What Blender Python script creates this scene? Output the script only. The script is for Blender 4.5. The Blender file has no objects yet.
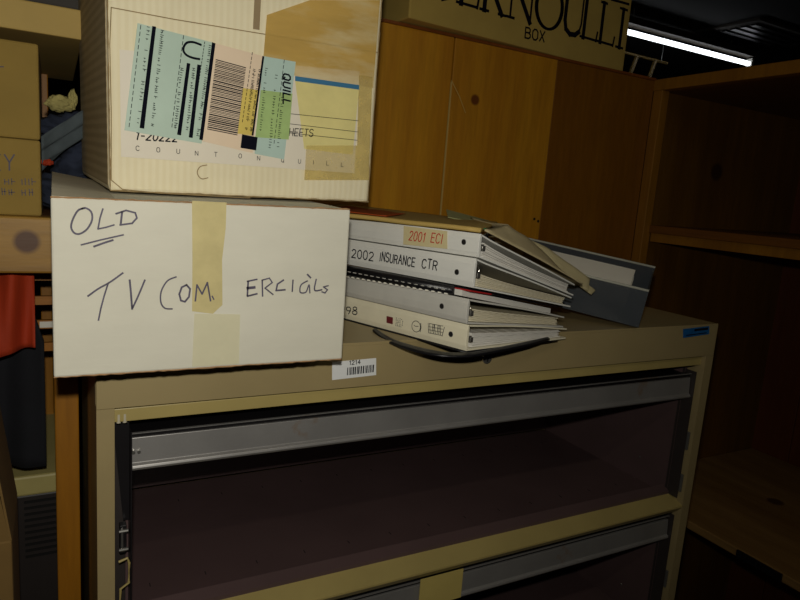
import bpy, bmesh, math, random
from mathutils import Vector, Matrix, noise
random.seed(7)
R = math.radians
ZT = 1.33          # height of the filing cabinet's top above the floor; scene coordinates below are measured from that top
SC = bpy.context.scene
COL = SC.collection

# ---------------------------------------------------------------- camera, world, light, exposure
cam_data = bpy.data.cameras.new('camera')
cam = bpy.data.objects.new('camera', cam_data)
COL.objects.link(cam)
cam.matrix_world = Matrix((( 0.8791198458475372, 0.015534014236827237, -0.4763475527790034, -0.03695),
                           (-0.47092907707544585, 0.18204556640563785, -0.8631831880405944, -0.74533),
                           ( 0.07330826011933547, 0.9831673846058694, 0.16735528926364251, 0.20140 + ZT),
                           (0, 0, 0, 1)))
cam_data.sensor_width = 36
cam_data.lens = 36 * 633.75 / 800
cam_data.clip_start = 0.02
SC.camera = cam

world = bpy.data.worlds.new('world')
SC.world = world
world.use_nodes = True
world.node_tree.nodes['Background'].inputs[0].default_value = (1.0, 0.8, 0.55, 1)
world.node_tree.nodes['Background'].inputs[1].default_value = 0.002

fl = bpy.data.lights.new('camera_flash', 'SPOT')     # the camera's own flash, just above the lens
fl.energy = 14.5
fl.spot_size = math.radians(152)
fl.spot_blend = 1.0
fl.color = (1.0, 0.955, 0.85)
fl.shadow_soft_size = 0.010
flo = bpy.data.objects.new('camera_flash', fl)
COL.objects.link(flo)
flo.location = (-0.040, -0.735, 0.260 + ZT)
flo.rotation_euler = Vector((0.12, 0.86, -0.06)).to_track_quat('-Z', 'Y').to_euler()

SC.view_settings.view_transform = 'Standard'
SC.view_settings.look = 'None'
SC.view_settings.gamma = 1
SC.view_settings.use_curve_mapping = False
SC.view_settings.exposure = 0.0

# ---------------------------------------------------------------- materials
def lin(c):
    return tuple(((v / 255) / 12.92 if v / 255 <= 0.04045 else ((v / 255 + 0.055) / 1.055) ** 2.4) for v in c)

def nodes(m):
    m.use_nodes = True
    nt = m.node_tree
    return nt, nt.nodes, nt.links, nt.nodes['Principled BSDF']

def mix(nt, fac, a, b):
    n = nt.nodes.new('ShaderNodeMix'); n.data_type = 'RGBA'
    for key, v in ((0, fac), (6, a), (7, b)):
        if hasattr(v, 'is_linked') or hasattr(v, 'links'):
            nt.links.new(v, n.inputs[key])
        else:
            n.inputs[key].default_value = v if key == 0 else (*v, 1)
    return n.outputs[2]

def coords(nt, scale=(1, 1, 1)):
    t = nt.nodes.new('ShaderNodeTexCoord'); mp = nt.nodes.new('ShaderNodeMapping')
    mp.inputs['Scale'].default_value = scale
    nt.links.new(t.outputs['Object'], mp.inputs['Vector'])
    return mp.outputs[0]

def noise_fac(nt, vec, scale, detail=4, lo=0.35, hi=0.65, rough=0.6):
    n = nt.nodes.new('ShaderNodeTexNoise')
    n.inputs['Scale'].default_value = scale; n.inputs['Detail'].default_value = detail
    n.inputs['Roughness'].default_value = rough
    nt.links.new(vec, n.inputs['Vector'])
    r = nt.nodes.new('ShaderNodeMapRange')
    r.inputs['From Min'].default_value = lo; r.inputs['From Max'].default_value = hi
    nt.links.new(n.outputs[0], r.inputs['Value'])
    return r.outputs[0]

def plain(name, c, rough=0.6, metal=0.0, var=0.12, scale=14, stretch=(1, 1, 1), bump=0.0, bscale=120, spec=0.5, alpha=1.0, dirt=None, dscale=3.0, dlo=0.55, dhi=0.75):
    m = bpy.data.materials.new(name)
    nt, N, L, B = nodes(m)
    a = lin(c); b = tuple(v * (1 - var) for v in a)
    f = noise_fac(nt, coords(nt, stretch), scale)
    col = mix(nt, f, a, b)
    if dirt:
        g = noise_fac(nt, coords(nt, stretch), dscale, 6, dlo, dhi)
        col = mix(nt, g, a, lin(dirt)) if False else mix(nt, g, (0, 0, 0), (0, 0, 0)) if False else _dirt(nt, g, col, lin(dirt))
    L.new(col, B.inputs['Base Color'])
    B.inputs['Roughness'].default_value = rough; B.inputs['Metallic'].default_value = metal
    B.inputs['Specular IOR Level'].default_value = spec; B.inputs['Alpha'].default_value = alpha
    if bump:
        n = N.new('ShaderNodeTexNoise'); n.inputs['Scale'].default_value = bscale; n.inputs['Detail'].default_value = 3
        L.new(coords(nt, stretch), n.inputs['Vector'])
        bp = N.new('ShaderNodeBump'); bp.inputs['Strength'].default_value = bump; bp.inputs['Distance'].default_value = 0.002
        L.new(n.outputs[0], bp.inputs['Height']); L.new(bp.outputs[0], B.inputs['Normal'])
    return m

def _dirt(nt, g, col, d):
    n = nt.nodes.new('ShaderNodeMix'); n.data_type = 'RGBA'
    nt.links.new(g, n.inputs[0]); nt.links.new(col, n.inputs[6]); n.inputs[7].default_value = (*d, 1)
    return n.outputs[2]

def stripes(name, c1, c2, axis='Z', scale=300, rough=0.7, dist=1.0, bump=0.0, sharp=(0.3, 0.7), var=0.1):
    """fine parallel lines: page edges, corrugated board"""
    m = bpy.data.materials.new(name)
    nt, N, L, B = nodes(m)
    w = N.new('ShaderNodeTexWave'); w.bands_direction = axis; w.inputs['Scale'].default_value = scale
    w.inputs['Distortion'].default_value = dist; w.inputs['Detail'].default_value = 2; w.inputs['Detail Scale'].default_value = 0.6
    L.new(coords(nt), w.inputs['Vector'])
    r = N.new('ShaderNodeMapRange'); r.inputs['From Min'].default_value = sharp[0]; r.inputs['From Max'].default_value = sharp[1]
    L.new(w.outputs['Fac'], r.inputs['Value'])
    col = mix(nt, r.outputs[0], lin(c1), lin(c2))
    f = noise_fac(nt, coords(nt), 9)
    mm = N.new('ShaderNodeMix'); mm.data_type = 'RGBA'; mm.blend_type = 'MULTIPLY'
    mm.inputs[0].default_value = 1.0; L.new(col, mm.inputs[6])
    L.new(mix(nt, f, (1, 1, 1), (1 - var,) * 3), mm.inputs[7])
    L.new(mm.outputs[2], B.inputs['Base Color'])
    B.inputs['Roughness'].default_value = rough
    if bump:
        bp = N.new('ShaderNodeBump'); bp.inputs['Strength'].default_value = bump; bp.inputs['Distance'].default_value = 0.001
        L.new(w.outputs['Fac'], bp.inputs['Height']); L.new(bp.outputs[0], B.inputs['Normal'])
    return m

def wood(name, c1, c2, axis='Z', knots=(), rough=0.5, ring=4.0, seed=0.0):
    """varnished pine or plywood with grain along one axis and optional knots at local points (x, y, z, radius)"""
    m = bpy.data.materials.new(name)
    nt, N, L, B = nodes(m)
    k = {'X': (0.10, 1, 1), 'Y': (1, 0.10, 1), 'Z': (1, 1, 0.10)}[axis]
    vec = coords(nt, k)
    off = N.new('ShaderNodeVectorMath'); off.operation = 'ADD'; off.inputs[1].default_value = (seed, seed * 1.7, seed * 0.6)
    L.new(vec, off.inputs[0]); vec = off.outputs[0]
    broad = noise_fac(nt, vec, ring, 3, 0.3, 0.7)
    fine = noise_fac(nt, vec, 90, 5, 0.3, 0.75)
    wv = N.new('ShaderNodeTexWave'); wv.bands_direction = 'X' if axis != 'X' else 'Z'; wv.inputs['Scale'].default_value = 4.0
    wv.inputs['Distortion'].default_value = 9.0; wv.inputs['Detail'].default_value = 3; wv.inputs['Detail Scale'].default_value = 0.9
    L.new(vec, wv.inputs['Vector'])
    av = N.new('ShaderNodeMath'); av.operation = 'MULTIPLY_ADD'; av.inputs[1].default_value = 0.22; L.new(wv.outputs['Fac'], av.inputs[0])
    bm_ = N.new('ShaderNodeMath'); bm_.operation = 'MULTIPLY'; bm_.inputs[1].default_value = 0.85; L.new(broad, bm_.inputs[0]); L.new(bm_.outputs[0], av.inputs[2])
    col = mix(nt, av.outputs[0], lin(c1), lin(c2))
    dark = tuple(v * 0.55 for v in lin(c2))
    fm = N.new('ShaderNodeMath'); fm.operation = 'MULTIPLY'; fm.inputs[1].default_value = 0.45; L.new(fine, fm.inputs[0])
    n = N.new('ShaderNodeMix'); n.data_type = 'RGBA'; L.new(fm.outputs[0], n.inputs[0]); L.new(col, n.inputs[6]); n.inputs[7].default_value = (*dark, 1)
    col = n.outputs[2]
    raw = coords(nt)
    for (x, y, z, r) in knots:
        d = N.new('ShaderNodeVectorMath'); d.operation = 'DISTANCE'; d.inputs[1].default_value = (x, y, z)
        L.new(raw, d.inputs[0])
        mr = N.new('ShaderNodeMapRange'); mr.inputs['From Min'].default_value = r * 1.15; mr.inputs['From Max'].default_value = r * 0.75
        L.new(d.outputs['Value'], mr.inputs['Value'])
        n = N.new('ShaderNodeMix'); n.data_type = 'RGBA'; L.new(mr.outputs[0], n.inputs[0]); L.new(col, n.inputs[6])
        n.inputs[7].default_value = (*tuple(v * q for v, q in zip(lin(c2), (0.34, 0.24, 0.22))), 1); col = n.outputs[2]
    L.new(col, B.inputs['Base Color'])
    B.inputs['Roughness'].default_value = rough
    bp = N.new('ShaderNodeBump'); bp.inputs['Strength'].default_value = 0.15; bp.inputs['Distance'].default_value = 0.001
    L.new(fine, bp.inputs['Height']); L.new(bp.outputs[0], B.inputs['Normal'])
    return m

def emissive(name, c, s):
    m = bpy.data.materials.new(name); nt, N, L, B = nodes(m)
    B.inputs['Base Color'].default_value = (0.8, 0.8, 0.8, 1)
    B.inputs['Emission Color'].default_value = (*c, 1); B.inputs['Emission Strength'].default_value = s
    return m

M = {}
M['cab'] = plain('beige_enamel', (158, 141, 100), 0.42, var=0.10, scale=5, bump=0.05, bscale=400)
M['cab_edge'] = plain('beige_enamel_worn', (176, 158, 98), 0.42, var=0.12, scale=8)
M['liner'] = plain('mauve_brown_enamel', (90, 71, 71), 0.45, var=0.15, scale=6, bump=0.05, bscale=300)
M['rail'] = plain('grey_steel', (162, 160, 158), 0.40, metal=0.55, var=0.15, scale=10, dirt=(150, 120, 90), dscale=14, dlo=0.62, dhi=0.75)
M['chrome'] = plain('bright_steel', (200, 198, 192), 0.22, metal=0.9, var=0.1)
M['black_metal'] = plain('black_metal', (26, 24, 26), 0.35, var=0.2)
M['black_vinyl'] = plain('black_vinyl', (22, 22, 26), 0.32, var=0.2, bump=0.15, bscale=500)
M['slot'] = plain('dark_slot', (14, 11, 10), 0.8)
M['white_board'] = plain('white_cardboard', (206, 203, 187), 0.75, var=0.06, scale=9, bump=0.10, bscale=60, stretch=(1, 1, 3))
M['kraft'] = plain('torn_kraft_edge', (170, 132, 92), 0.85, var=0.35, scale=60)
M['ink'] = plain('marker_ink', (84, 78, 98), 0.6, var=0.35, scale=80)
M['ink_black'] = plain('printed_black', (12, 14, 26), 0.9, var=0.1, spec=0.1)
M['pen'] = plain('pencil_line', (120, 95, 60), 0.8)
M['tape'] = plain('yellowed_tape', (214, 200, 146), 0.22, var=0.15, scale=30, alpha=0.88, bump=0.3, bscale=90)
M['tape_faint'] = plain('clear_tape', (205, 200, 170), 0.35, var=0.06, scale=30, alpha=1.0, bump=0.1, bscale=90)
M['tape_old'] = plain('aged_brown_tape', (224, 186, 96), 0.3, var=0.2, scale=16, alpha=0.55, bump=0.4, bscale=70, stretch=(0.5, 1, 2), dirt=(232, 214, 162), dscale=9, dlo=0.5, dhi=0.65)
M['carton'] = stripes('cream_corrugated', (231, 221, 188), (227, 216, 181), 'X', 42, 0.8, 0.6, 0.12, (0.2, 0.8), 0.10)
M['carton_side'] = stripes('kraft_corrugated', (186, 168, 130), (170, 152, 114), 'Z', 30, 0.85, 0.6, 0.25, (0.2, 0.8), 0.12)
M['tape_pale'] = plain('pale_yellow_tape', (230, 206, 122), 0.25, var=0.2, scale=40, alpha=0.42, bump=0.4, bscale=90)
M['crease'] = plain('board_crease', (150, 128, 88), 0.85, var=0.3, scale=50)
M['sheet'] = plain('white_print', (222, 214, 196), 0.6, var=0.04)
M['blue_ink'] = plain('blue_stripe', (52, 112, 150), 0.6, var=0.06)
M['teal'] = plain('pale_teal_label', (176, 198, 182), 0.45, var=0.08, scale=18)
M['peach'] = plain('peach_label', (226, 204, 176), 0.5, var=0.05)
M['yellow'] = plain('yellow_mark', (214, 190, 92), 0.5, var=0.15)
M['pale_blue'] = plain('pale_blue_label', (176, 200, 190), 0.5, var=0.08)
M['green'] = plain('green_mark', (164, 192, 122), 0.5, var=0.15, scale=30)
M['strip'] = plain('tan_strip', (150, 130, 96), 0.6)
M['sticker'] = plain('white_sticker', (224, 226, 226), 0.4, var=0.03)
M['blue_sticker'] = plain('blue_sticker', (26, 96, 158), 0.35, var=0.3, scale=60)
M['note'] = plain('yellow_note', (196, 176, 100), 0.7, var=0.1)
M['vinyl'] = plain('white_vinyl', (234, 234, 228), 0.28, var=0.06, scale=20, bump=0.04, bscale=60)
M['vinyl_grey'] = plain('pale_grey_vinyl', (206, 204, 196), 0.32, var=0.08, scale=25)
M['vinyl_cream'] = plain('cream_vinyl', (238, 231, 204), 0.28, var=0.08, scale=20, bump=0.10, bscale=40)
M['pages'] = stripes('page_edges', (240, 238, 230), (212, 208, 200), 'Z', 190, 0.8, 1.5, 0.1, (0.15, 0.6))
M['pages_cream'] = stripes('page_edges_cream', (238, 230, 204), (206, 196, 166), 'Z', 170, 0.8, 1.5, 0.1, (0.15, 0.6))
M['blue_lining'] = plain('slate_lining', (92, 98, 114), 0.6)
M['red'] = plain('red_card', (176, 34, 34), 0.5)
M['red_ink'] = plain('red_ink', (200, 48, 34), 0.6, var=0.1)
M['maroon'] = plain('maroon_print', (110, 34, 40), 0.5)
M['manila'] = plain('manila_card', (196, 166, 92), 0.7, var=0.10, scale=8)
M['manila_light'] = plain('cream_card', (222, 208, 160), 0.7, var=0.10, scale=8)
M['envelope'] = plain('buff_envelope', (200, 184, 142), 0.65, var=0.12, scale=25, bump=0.2, bscale=30)
M['paper'] = plain('white_paper', (244, 240, 226), 0.8, var=0.05)
M['orange_paper'] = plain('orange_paper', (176, 74, 24), 0.6, var=0.25)
M['green_card'] = plain('olive_green_card', (156, 156, 108), 0.6)
M['green_tab'] = plain('green_tab', (60, 150, 90), 0.5)
M['smoke'] = plain('smoke_grey_plastic', (76, 81, 86), 0.25, var=0.08, alpha=0.78)
M['smoke_rim'] = plain('lit_plastic_rim', (190, 190, 176), 0.3)  # paler than the smoke tray: light caught by the rim, put into its colour
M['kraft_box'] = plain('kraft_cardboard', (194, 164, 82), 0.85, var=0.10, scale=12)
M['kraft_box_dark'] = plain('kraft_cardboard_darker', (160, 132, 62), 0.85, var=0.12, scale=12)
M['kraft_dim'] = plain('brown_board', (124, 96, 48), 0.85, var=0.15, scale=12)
M['print_ink'] = plain('box_print', (16, 12, 26), 0.9, spec=0.1)
M['box_inside'] = plain('white_flap', (190, 182, 160), 0.8)
M['denim'] = plain('blue_denim', (44, 52, 72), 0.9, var=0.35, scale=30, bump=0.3, bscale=200)
M['grey_cloth'] = plain('grey_blue_cloth', (84, 94, 98), 0.9, var=0.25, scale=20, bump=0.2, bscale=150)
M['yellow_cloth'] = plain('pale_yellow_cloth', (190, 178, 110), 0.9, var=0.3, scale=30)
M['orange_cloth'] = plain('orange_red_cloth', (182, 54, 4), 0.8, var=0.35, scale=8, stretch=(1, 1, 0.3), bump=0.2, bscale=120)
M['dark_cloth'] = plain('dark_navy_cloth', (20, 21, 28), 0.9, var=0.3, scale=12, bump=0.3, bscale=60)
M['dark_box'] = plain('dark_plastic', (44, 36, 26), 0.6)
M['case'] = plain('beige_case', (196, 182, 116), 0.5)
M['case_dark'] = plain('brown_grey_case', (52, 46, 44), 0.5)
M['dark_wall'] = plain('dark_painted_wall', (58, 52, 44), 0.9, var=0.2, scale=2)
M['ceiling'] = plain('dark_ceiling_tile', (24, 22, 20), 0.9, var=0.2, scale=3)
M['floor'] = plain('brown_floor', (70, 48, 36), 0.7, var=0.25, scale=4)
M['fixture'] = plain('white_enamel', (180, 178, 170), 0.4)
M['tube'] = emissive('lit_tube', (0.90, 0.95, 1.0), 2.6)
M['tube_dim'] = plain('unlit_tube', (210, 208, 196), 0.3)
M['yellow_pipe'] = plain('brass_yellow', (112, 88, 36), 0.5)
M['steel'] = plain('dull_steel', (120, 120, 118), 0.4, metal=0.6)

# ---------------------------------------------------------------- mesh helpers
class MB:
    def __init__(s): s.bm = bmesh.new()
    def poly(s, pts): return s.bm.faces.new([s.bm.verts.new(p) for p in pts])
    def hexa(s, p):
        """eight corners: bottom four counter-clockwise, then top four"""
        v = [s.bm.verts.new(q) for q in p]
        for f in ((0, 3, 2, 1), (4, 5, 6, 7), (0, 1, 5, 4), (1, 2, 6, 5), (2, 3, 7, 6), (3, 0, 4, 7)):
            s.bm.faces.new([v[i] for i in f])
        return s
    def box(s, x0, x1, y0, y1, z0, z1):
        return s.hexa([(x0, y0, z0), (x1, y0, z0), (x1, y1, z0), (x0, y1, z0), (x0, y0, z1), (x1, y0, z1), (x1, y1, z1), (x0, y1, z1)])
    def slab(s, quad, t):
        """a flat quad on a box front (x, z pairs, local y = 0) standing t proud of it"""
        n = len(quad)
        a = [s.bm.verts.new((x, 0.0, z)) for x, z in quad]; b = [s.bm.verts.new((x, -t, z)) for x, z in quad]
        s.bm.faces.new(b); s.bm.faces.new(a[::-1])
        for i in range(n): s.bm.faces.new((a[i], a[(i + 1) % n], b[(i + 1) % n], b[i]))
        return s
    def stroke(s, pts, w, t, w1=None):
        """an ink stroke along (x, z) points on a front face, t proud"""
        for i in range(len(pts) - 1):
            (x0, z0), (x1, z1) = pts[i], pts[i + 1]
            dx, dz = x1 - x0, z1 - z0; l = math.hypot(dx, dz) or 1e-6; ux, uz = dx / l, dz / l
            e = w * 0.35
            x0 -= ux * e; z0 -= uz * e; x1 += ux * e; z1 += uz * e
            nx, nz = -uz * w / 2, ux * w / 2
            tt = t + 0.00002 * (i % 3)
            s.poly([(x0 - nx, -tt, z0 - nz), (x1 - nx, -tt, z1 - nz), (x1 + nx, -tt, z1 + nz), (x0 + nx, -tt, z0 + nz)])
        return s
    def tube(s, pts, r, n=12, closed=False, caps=True):
        rings = []
        P = [Vector(p) for p in pts]
        for i, p in enumerate(P):
            a = P[i - 1] if (i or closed) else P[i]; b = P[(i + 1) % len(P)] if (i < len(P) - 1 or closed) else P[i]
            d = (b - a).normalized(); u = d.cross(Vector((0, 0, 1)))
            if u.length < 0.05: u = d.cross(Vector((1, 0, 0)))
            u.normalize(); v = d.cross(u)
            rr = r[i] if isinstance(r, (list, tuple)) else r
            rings.append([s.bm.verts.new(p + rr * (math.cos(t) * u + math.sin(t) * v)) for t in [2 * math.pi * k / n for k in range(n)]])
        m = len(rings)
        for i in range(m if closed else m - 1):
            A, B = rings[i], rings[(i + 1) % m]
            for k in range(n): s.bm.faces.new((A[k], A[(k + 1) % n], B[(k + 1) % n], B[k]))
        if caps and not closed: s.bm.faces.new(rings[0][::-1]); s.bm.faces.new(rings[-1])
        return s
    def grid(s, fn, nu, nv, t=0.001, tv=(0, 0, -1)):
        """a sheet fn(u, v) with real thickness"""
        T = Vector(tv) * t
        a = [[s.bm.verts.new(fn(i / nu, j / nv)) for j in range(nv + 1)] for i in range(nu + 1)]
        b = [[s.bm.verts.new(Vector(fn(i / nu, j / nv)) + T) for j in range(nv + 1)] for i in range(nu + 1)]
        for i in range(nu):
            for j in range(nv):
                s.bm.faces.new((a[i][j], a[i + 1][j], a[i + 1][j + 1], a[i][j + 1]))
                s.bm.faces.new((b[i][j], b[i][j + 1], b[i + 1][j + 1], b[i + 1][j]))
        for i in range(nu):
            s.bm.faces.new((a[i][0], b[i][0], b[i + 1][0], a[i + 1][0])); s.bm.faces.new((a[i][nv], a[i + 1][nv], b[i + 1][nv], b[i][nv]))
        for j in range(nv):
            s.bm.faces.new((a[0][j], a[0][j + 1], b[0][j + 1], b[0][j])); s.bm.faces.new((a[nu][j], b[nu][j], b[nu][j + 1], a[nu][j + 1]))
        return s
    def blob(s, c, r, seed, amp=0.25, freq=6.0, n=3):
        tmp = bmesh.new(); bmesh.ops.create_icosphere(tmp, subdivisions=n + 1, radius=1)
        vm = {}
        for v in tmp.verts:
            d = v.co.normalized(); k = 1 + amp * noise.noise(d * freq * 0.4 + Vector((seed, seed, 0))) + amp * 0.6 * noise.noise(d * freq + Vector((0, seed, seed)))
            vm[v.index] = s.bm.verts.new((c[0] + d.x * r[0] * k, c[1] + d.y * r[1] * k, c[2] + d.z * r[2] * k))
        for f in tmp.faces: s.bm.faces.new([vm[v.index] for v in f.verts])
        tmp.free(); return s
    def section(s, outline, s0, s1, shear=0.0, n=1, warp=None):
        """closed outline of (y, z) extruded along x"""
        rows = []
        for i in range(n + 1):
            x = s0 + (s1 - s0) * i / n
            row = []
            for y, z in outline:
                q = (x + shear * y, y, z)
                if warp: q = warp(*q)
                row.append(s.bm.verts.new(q))
            rows.append(row)
        k = len(outline)
        for i in range(n):
            for j in range(k): s.bm.faces.new((rows[i][j], rows[i][(j + 1) % k], rows[i + 1][(j + 1) % k], rows[i + 1][j]))
        s.bm.faces.new(rows[0][::-1]); s.bm.faces.new(rows[-1])
        return s
    def disc(s, x, z, r, t=0.0, n=16, y=0.0):
        a = [s.bm.verts.new((x + r * math.cos(2 * math.pi * k / n), y, z + r * math.sin(2 * math.pi * k / n))) for k in range(n)]
        b = [s.bm.verts.new((v.co.x, y - t, v.co.z)) for v in a]
        s.bm.faces.new(b); s.bm.faces.new(a[::-1])
        for i in range(n): s.bm.faces.new((a[i], a[(i + 1) % n], b[(i + 1) % n], b[i]))
        return s
    def build(s, name, mat, parent=None, bevel=0.0, smooth=False, label=None, seg=2):
        bmesh.ops.recalc_face_normals(s.bm, faces=s.bm.faces)
        if bevel:
            es = [e for e in s.bm.edges if len(e.link_faces) == 2 and e.calc_face_angle(0) > 0.6]
            bmesh.ops.bevel(s.bm, geom=es, offset=bevel, segments=seg, profile=0.5, affect='EDGES', clamp_overlap=True)
        me = bpy.data.meshes.new(name); s.bm.to_mesh(me); s.bm.free()
        me.materials.append(M[mat] if isinstance(mat, str) else mat)
        if smooth:
            for p in me.polygons: p.use_smooth = True
        o = bpy.data.objects.new(name, me); COL.objects.link(o)
        if parent: o.parent = parent
        if label: o['label'] = label
        return o

def thing(name, label, cat, loc=(0, 0, 0), rot=(0, 0, 0), group=None):
    o = bpy.data.objects.new(name, None); COL.objects.link(o)
    o.empty_display_size = 0.05
    o.rotation_mode = 'YXZ'
    o.location = (loc[0], loc[1], loc[2] + ZT); o.rotation_euler = rot
    o['label'] = label; o['category'] = cat
    if group: o['group'] = group
    return o

def tag(o, label, cat, group=None, loc=(0, 0, 0)):
    o.location = (loc[0], loc[1], loc[2] + ZT)
    o['label'] = label; o['category'] = cat
    if group: o['group'] = group
    return o

def struct(name, mb, mat):
    o = mb.build(name, mat); o.location.z = ZT; o['kind'] = 'structure'; return o

# a single-line alphabet: strokes on a cell 0..1 high, width in the last entry
G = {
 'A': ([[(0, 0), (.35, 1), (.7, 0)], [(.14, .38), (.56, .38)]], .7), 'B': ([[(0, 0), (0, 1), (.42, 1), (.58, .88), (.58, .65), (.42, .53), (0, .53)], [(.42, .53), (.64, .38), (.64, .14), (.46, 0), (0, 0)]], .65),
 'C': ([[(.62, .84), (.46, 1), (.2, 1), (0, .78), (0, .22), (.2, 0), (.46, 0), (.62, .16)]], .62), 'E': ([[(.56, 1), (0, 1), (0, 0), (.56, 0)], [(0, .52), (.48, .52)]], .56),
 'D': ([[(0, 0), (0, 1), (.4, 1), (.64, .75), (.64, .25), (.4, 0), (0, 0)]], .64),
 'F': ([[(.56, 1), (0, 1), (0, 0)], [(0, .52), (.48, .52)]], .56), 'H': ([[(0, 0), (0, 1)], [(.6, 0), (.6, 1)], [(0, .52), (.6, .52)]], .6), 'I': ([[(.1, 0), (.1, 1)]], .2),
 'L': ([[(0, 1), (0, 0), (.5, 0)]], .5), 'M': ([[(0, 0), (0, 1), (.38, .35), (.76, 1), (.76, 0)]], .76), 'N': ([[(0, 0), (0, 1), (.6, 0), (.6, 1)]], .6),
 'O': ([[(.2, 1), (.46, 1), (.66, .78), (.66, .22), (.46, 0), (.2, 0), (0, .22), (0, .78), (.2, 1)]], .66), 'Q': ([[(.2, 1), (.46, 1), (.66, .78), (.66, .22), (.46, 0), (.2, 0), (0, .22), (0, .78), (.2, 1)], [(.4, .25), (.7, -.05)]], .7),
 'R': ([[(0, 0), (0, 1), (.42, 1), (.6, .86), (.6, .62), (.42, .5), (0, .5)], [(.32, .5), (.62, 0)]], .62), 'S': ([[(.58, .86), (.42, 1), (.16, 1), (0, .84), (0, .64), (.14, .54), (.46, .46), (.6, .34), (.6, .14), (.44, 0), (.16, 0), (0, .14)]], .6),
 'T': ([[(0, 1), (.6, 1)], [(.3, 1), (.3, 0)]], .6), 'U': ([[(0, 1), (0, .2), (.18, 0), (.44, 0), (.62, .2), (.62, 1)]], .62), 'X': ([[(0, 0), (.6, 1)], [(0, 1), (.6, 0)]], .6),
 'P': ([[(0, 0), (0, 1), (.42, 1), (.6, .86), (.6, .62), (.42, .5), (0, .5)]], .6), 'V': ([[(0, 1), (.32, 0), (.64, 1)]], .64), 'Y': ([[(0, 1), (.3, .5), (.6, 1)], [(.3, .5), (.3, 0)]], .6),
 '0': ([[(.18, 1), (.4, 1), (.56, .75), (.56, .25), (.4, 0), (.18, 0), (0, .25), (0, .75), (.18, 1)]], .56), '1': ([[(.05, .8), (.25, 1), (.25, 0)]], .35),
 '2': ([[(0, .8), (.14, 1), (.42, 1), (.56, .82), (.52, .6), (0, 0), (.58, 0)]], .58), '9': ([[(.54, .62), (.4, .46), (.14, .46), (0, .62), (0, .84), (.14, 1), (.4, 1), (.54, .84), (.54, .5), (.3, 0)]], .54),
 '8': ([[(.28, .54), (.06, .68), (.06, .88), (.2, 1), (.38, 1), (.52, .88), (.52, .68), (.28, .54), (.0, .36), (.0, .14), (.16, 0), (.42, 0), (.58, .14), (.58, .36), (.28, .54)]], .58),
 '4': ([[(.44, 0), (.44, 1), (0, .3), (.6, .3)]], .6), '-': ([[(.05, .45), (.4, .45)]], .45), ' ': ([], .4),
}
def text(mb, string, a, b, h, w, t, slant=0.0, wob=0.0):
    """letters fitted along the baseline a -> b on a front face"""
    tot = sum(G[c][1] for c in string) + 0.28 * (len(string) - 1)
    L = math.hypot(b[0] - a[0], b[1] - a[1]); ux, uz = (b[0] - a[0]) / L, (b[1] - a[1]) / L
    k = L / tot; x = 0.0
    for c in string:
        j = random.uniform(-wob, wob)
        for st in G[c][0]:
            pts = []
            for px, pz in st:
                lx = x + px * k + slant * pz * h; lz = pz * h * (1 + j) + j * h * 0.5
                pts.append((a[0] + ux * lx - uz * lz, a[1] + uz * lx + ux * lz))
            mb.stroke(pts, w, t)
        x += (G[c][1] + 0.28) * k
    return mb
def smooth(pts, k=5):
    if len(pts) < 3: return pts
    P = [pts[0]] + list(pts) + [pts[-1]]; out = []
    for i in range(1, len(P) - 2):
        a, b, c, d = P[i - 1], P[i], P[i + 1], P[i + 2]
        for j in range(k):
            f = j / k
            out.append(tuple(0.5 * ((2 * b[m]) + (-a[m] + c[m]) * f + (2 * a[m] - 5 * b[m] + 4 * c[m] - d[m]) * f * f + (-a[m] + 3 * b[m] - 3 * c[m] + d[m]) * f ** 3) for m in (0, 1)))
    return out + [tuple(pts[-1])]
def lerp(a, b, t): return (a[0] + (b[0] - a[0]) * t, a[1] + (b[1] - a[1]) * t)
def dashes(mb, a, b, n, w, t, duty=0.6):
    for i in range(n): mb.stroke([lerp(a, b, i / n), lerp(a, b, (i + duty) / n)], w, t)
def ticks(mb, a, b, n, lo, hi, w, t):
    """a line of print too small to read: short marks across the line a -> b"""
    L = math.hypot(b[0] - a[0], b[1] - a[1]); ux, uz = (b[0] - a[0]) / L, (b[1] - a[1]) / L
    for i in range(n):
        if random.random() < 0.22: continue
        p = lerp(a, b, (i + random.random() * 0.3) / n); h = random.uniform(lo, hi)
        q = (p[0] - uz * h, p[1] + ux * h); mb.stroke([p, q], w, t)
        if random.random() < 0.5: mb.stroke([lerp(p, q, 0.5), (lerp(p, q, 0.5)[0] + ux * h * 0.5, lerp(p, q, 0.5)[1] + uz * h * 0.5)], w, t)

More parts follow.
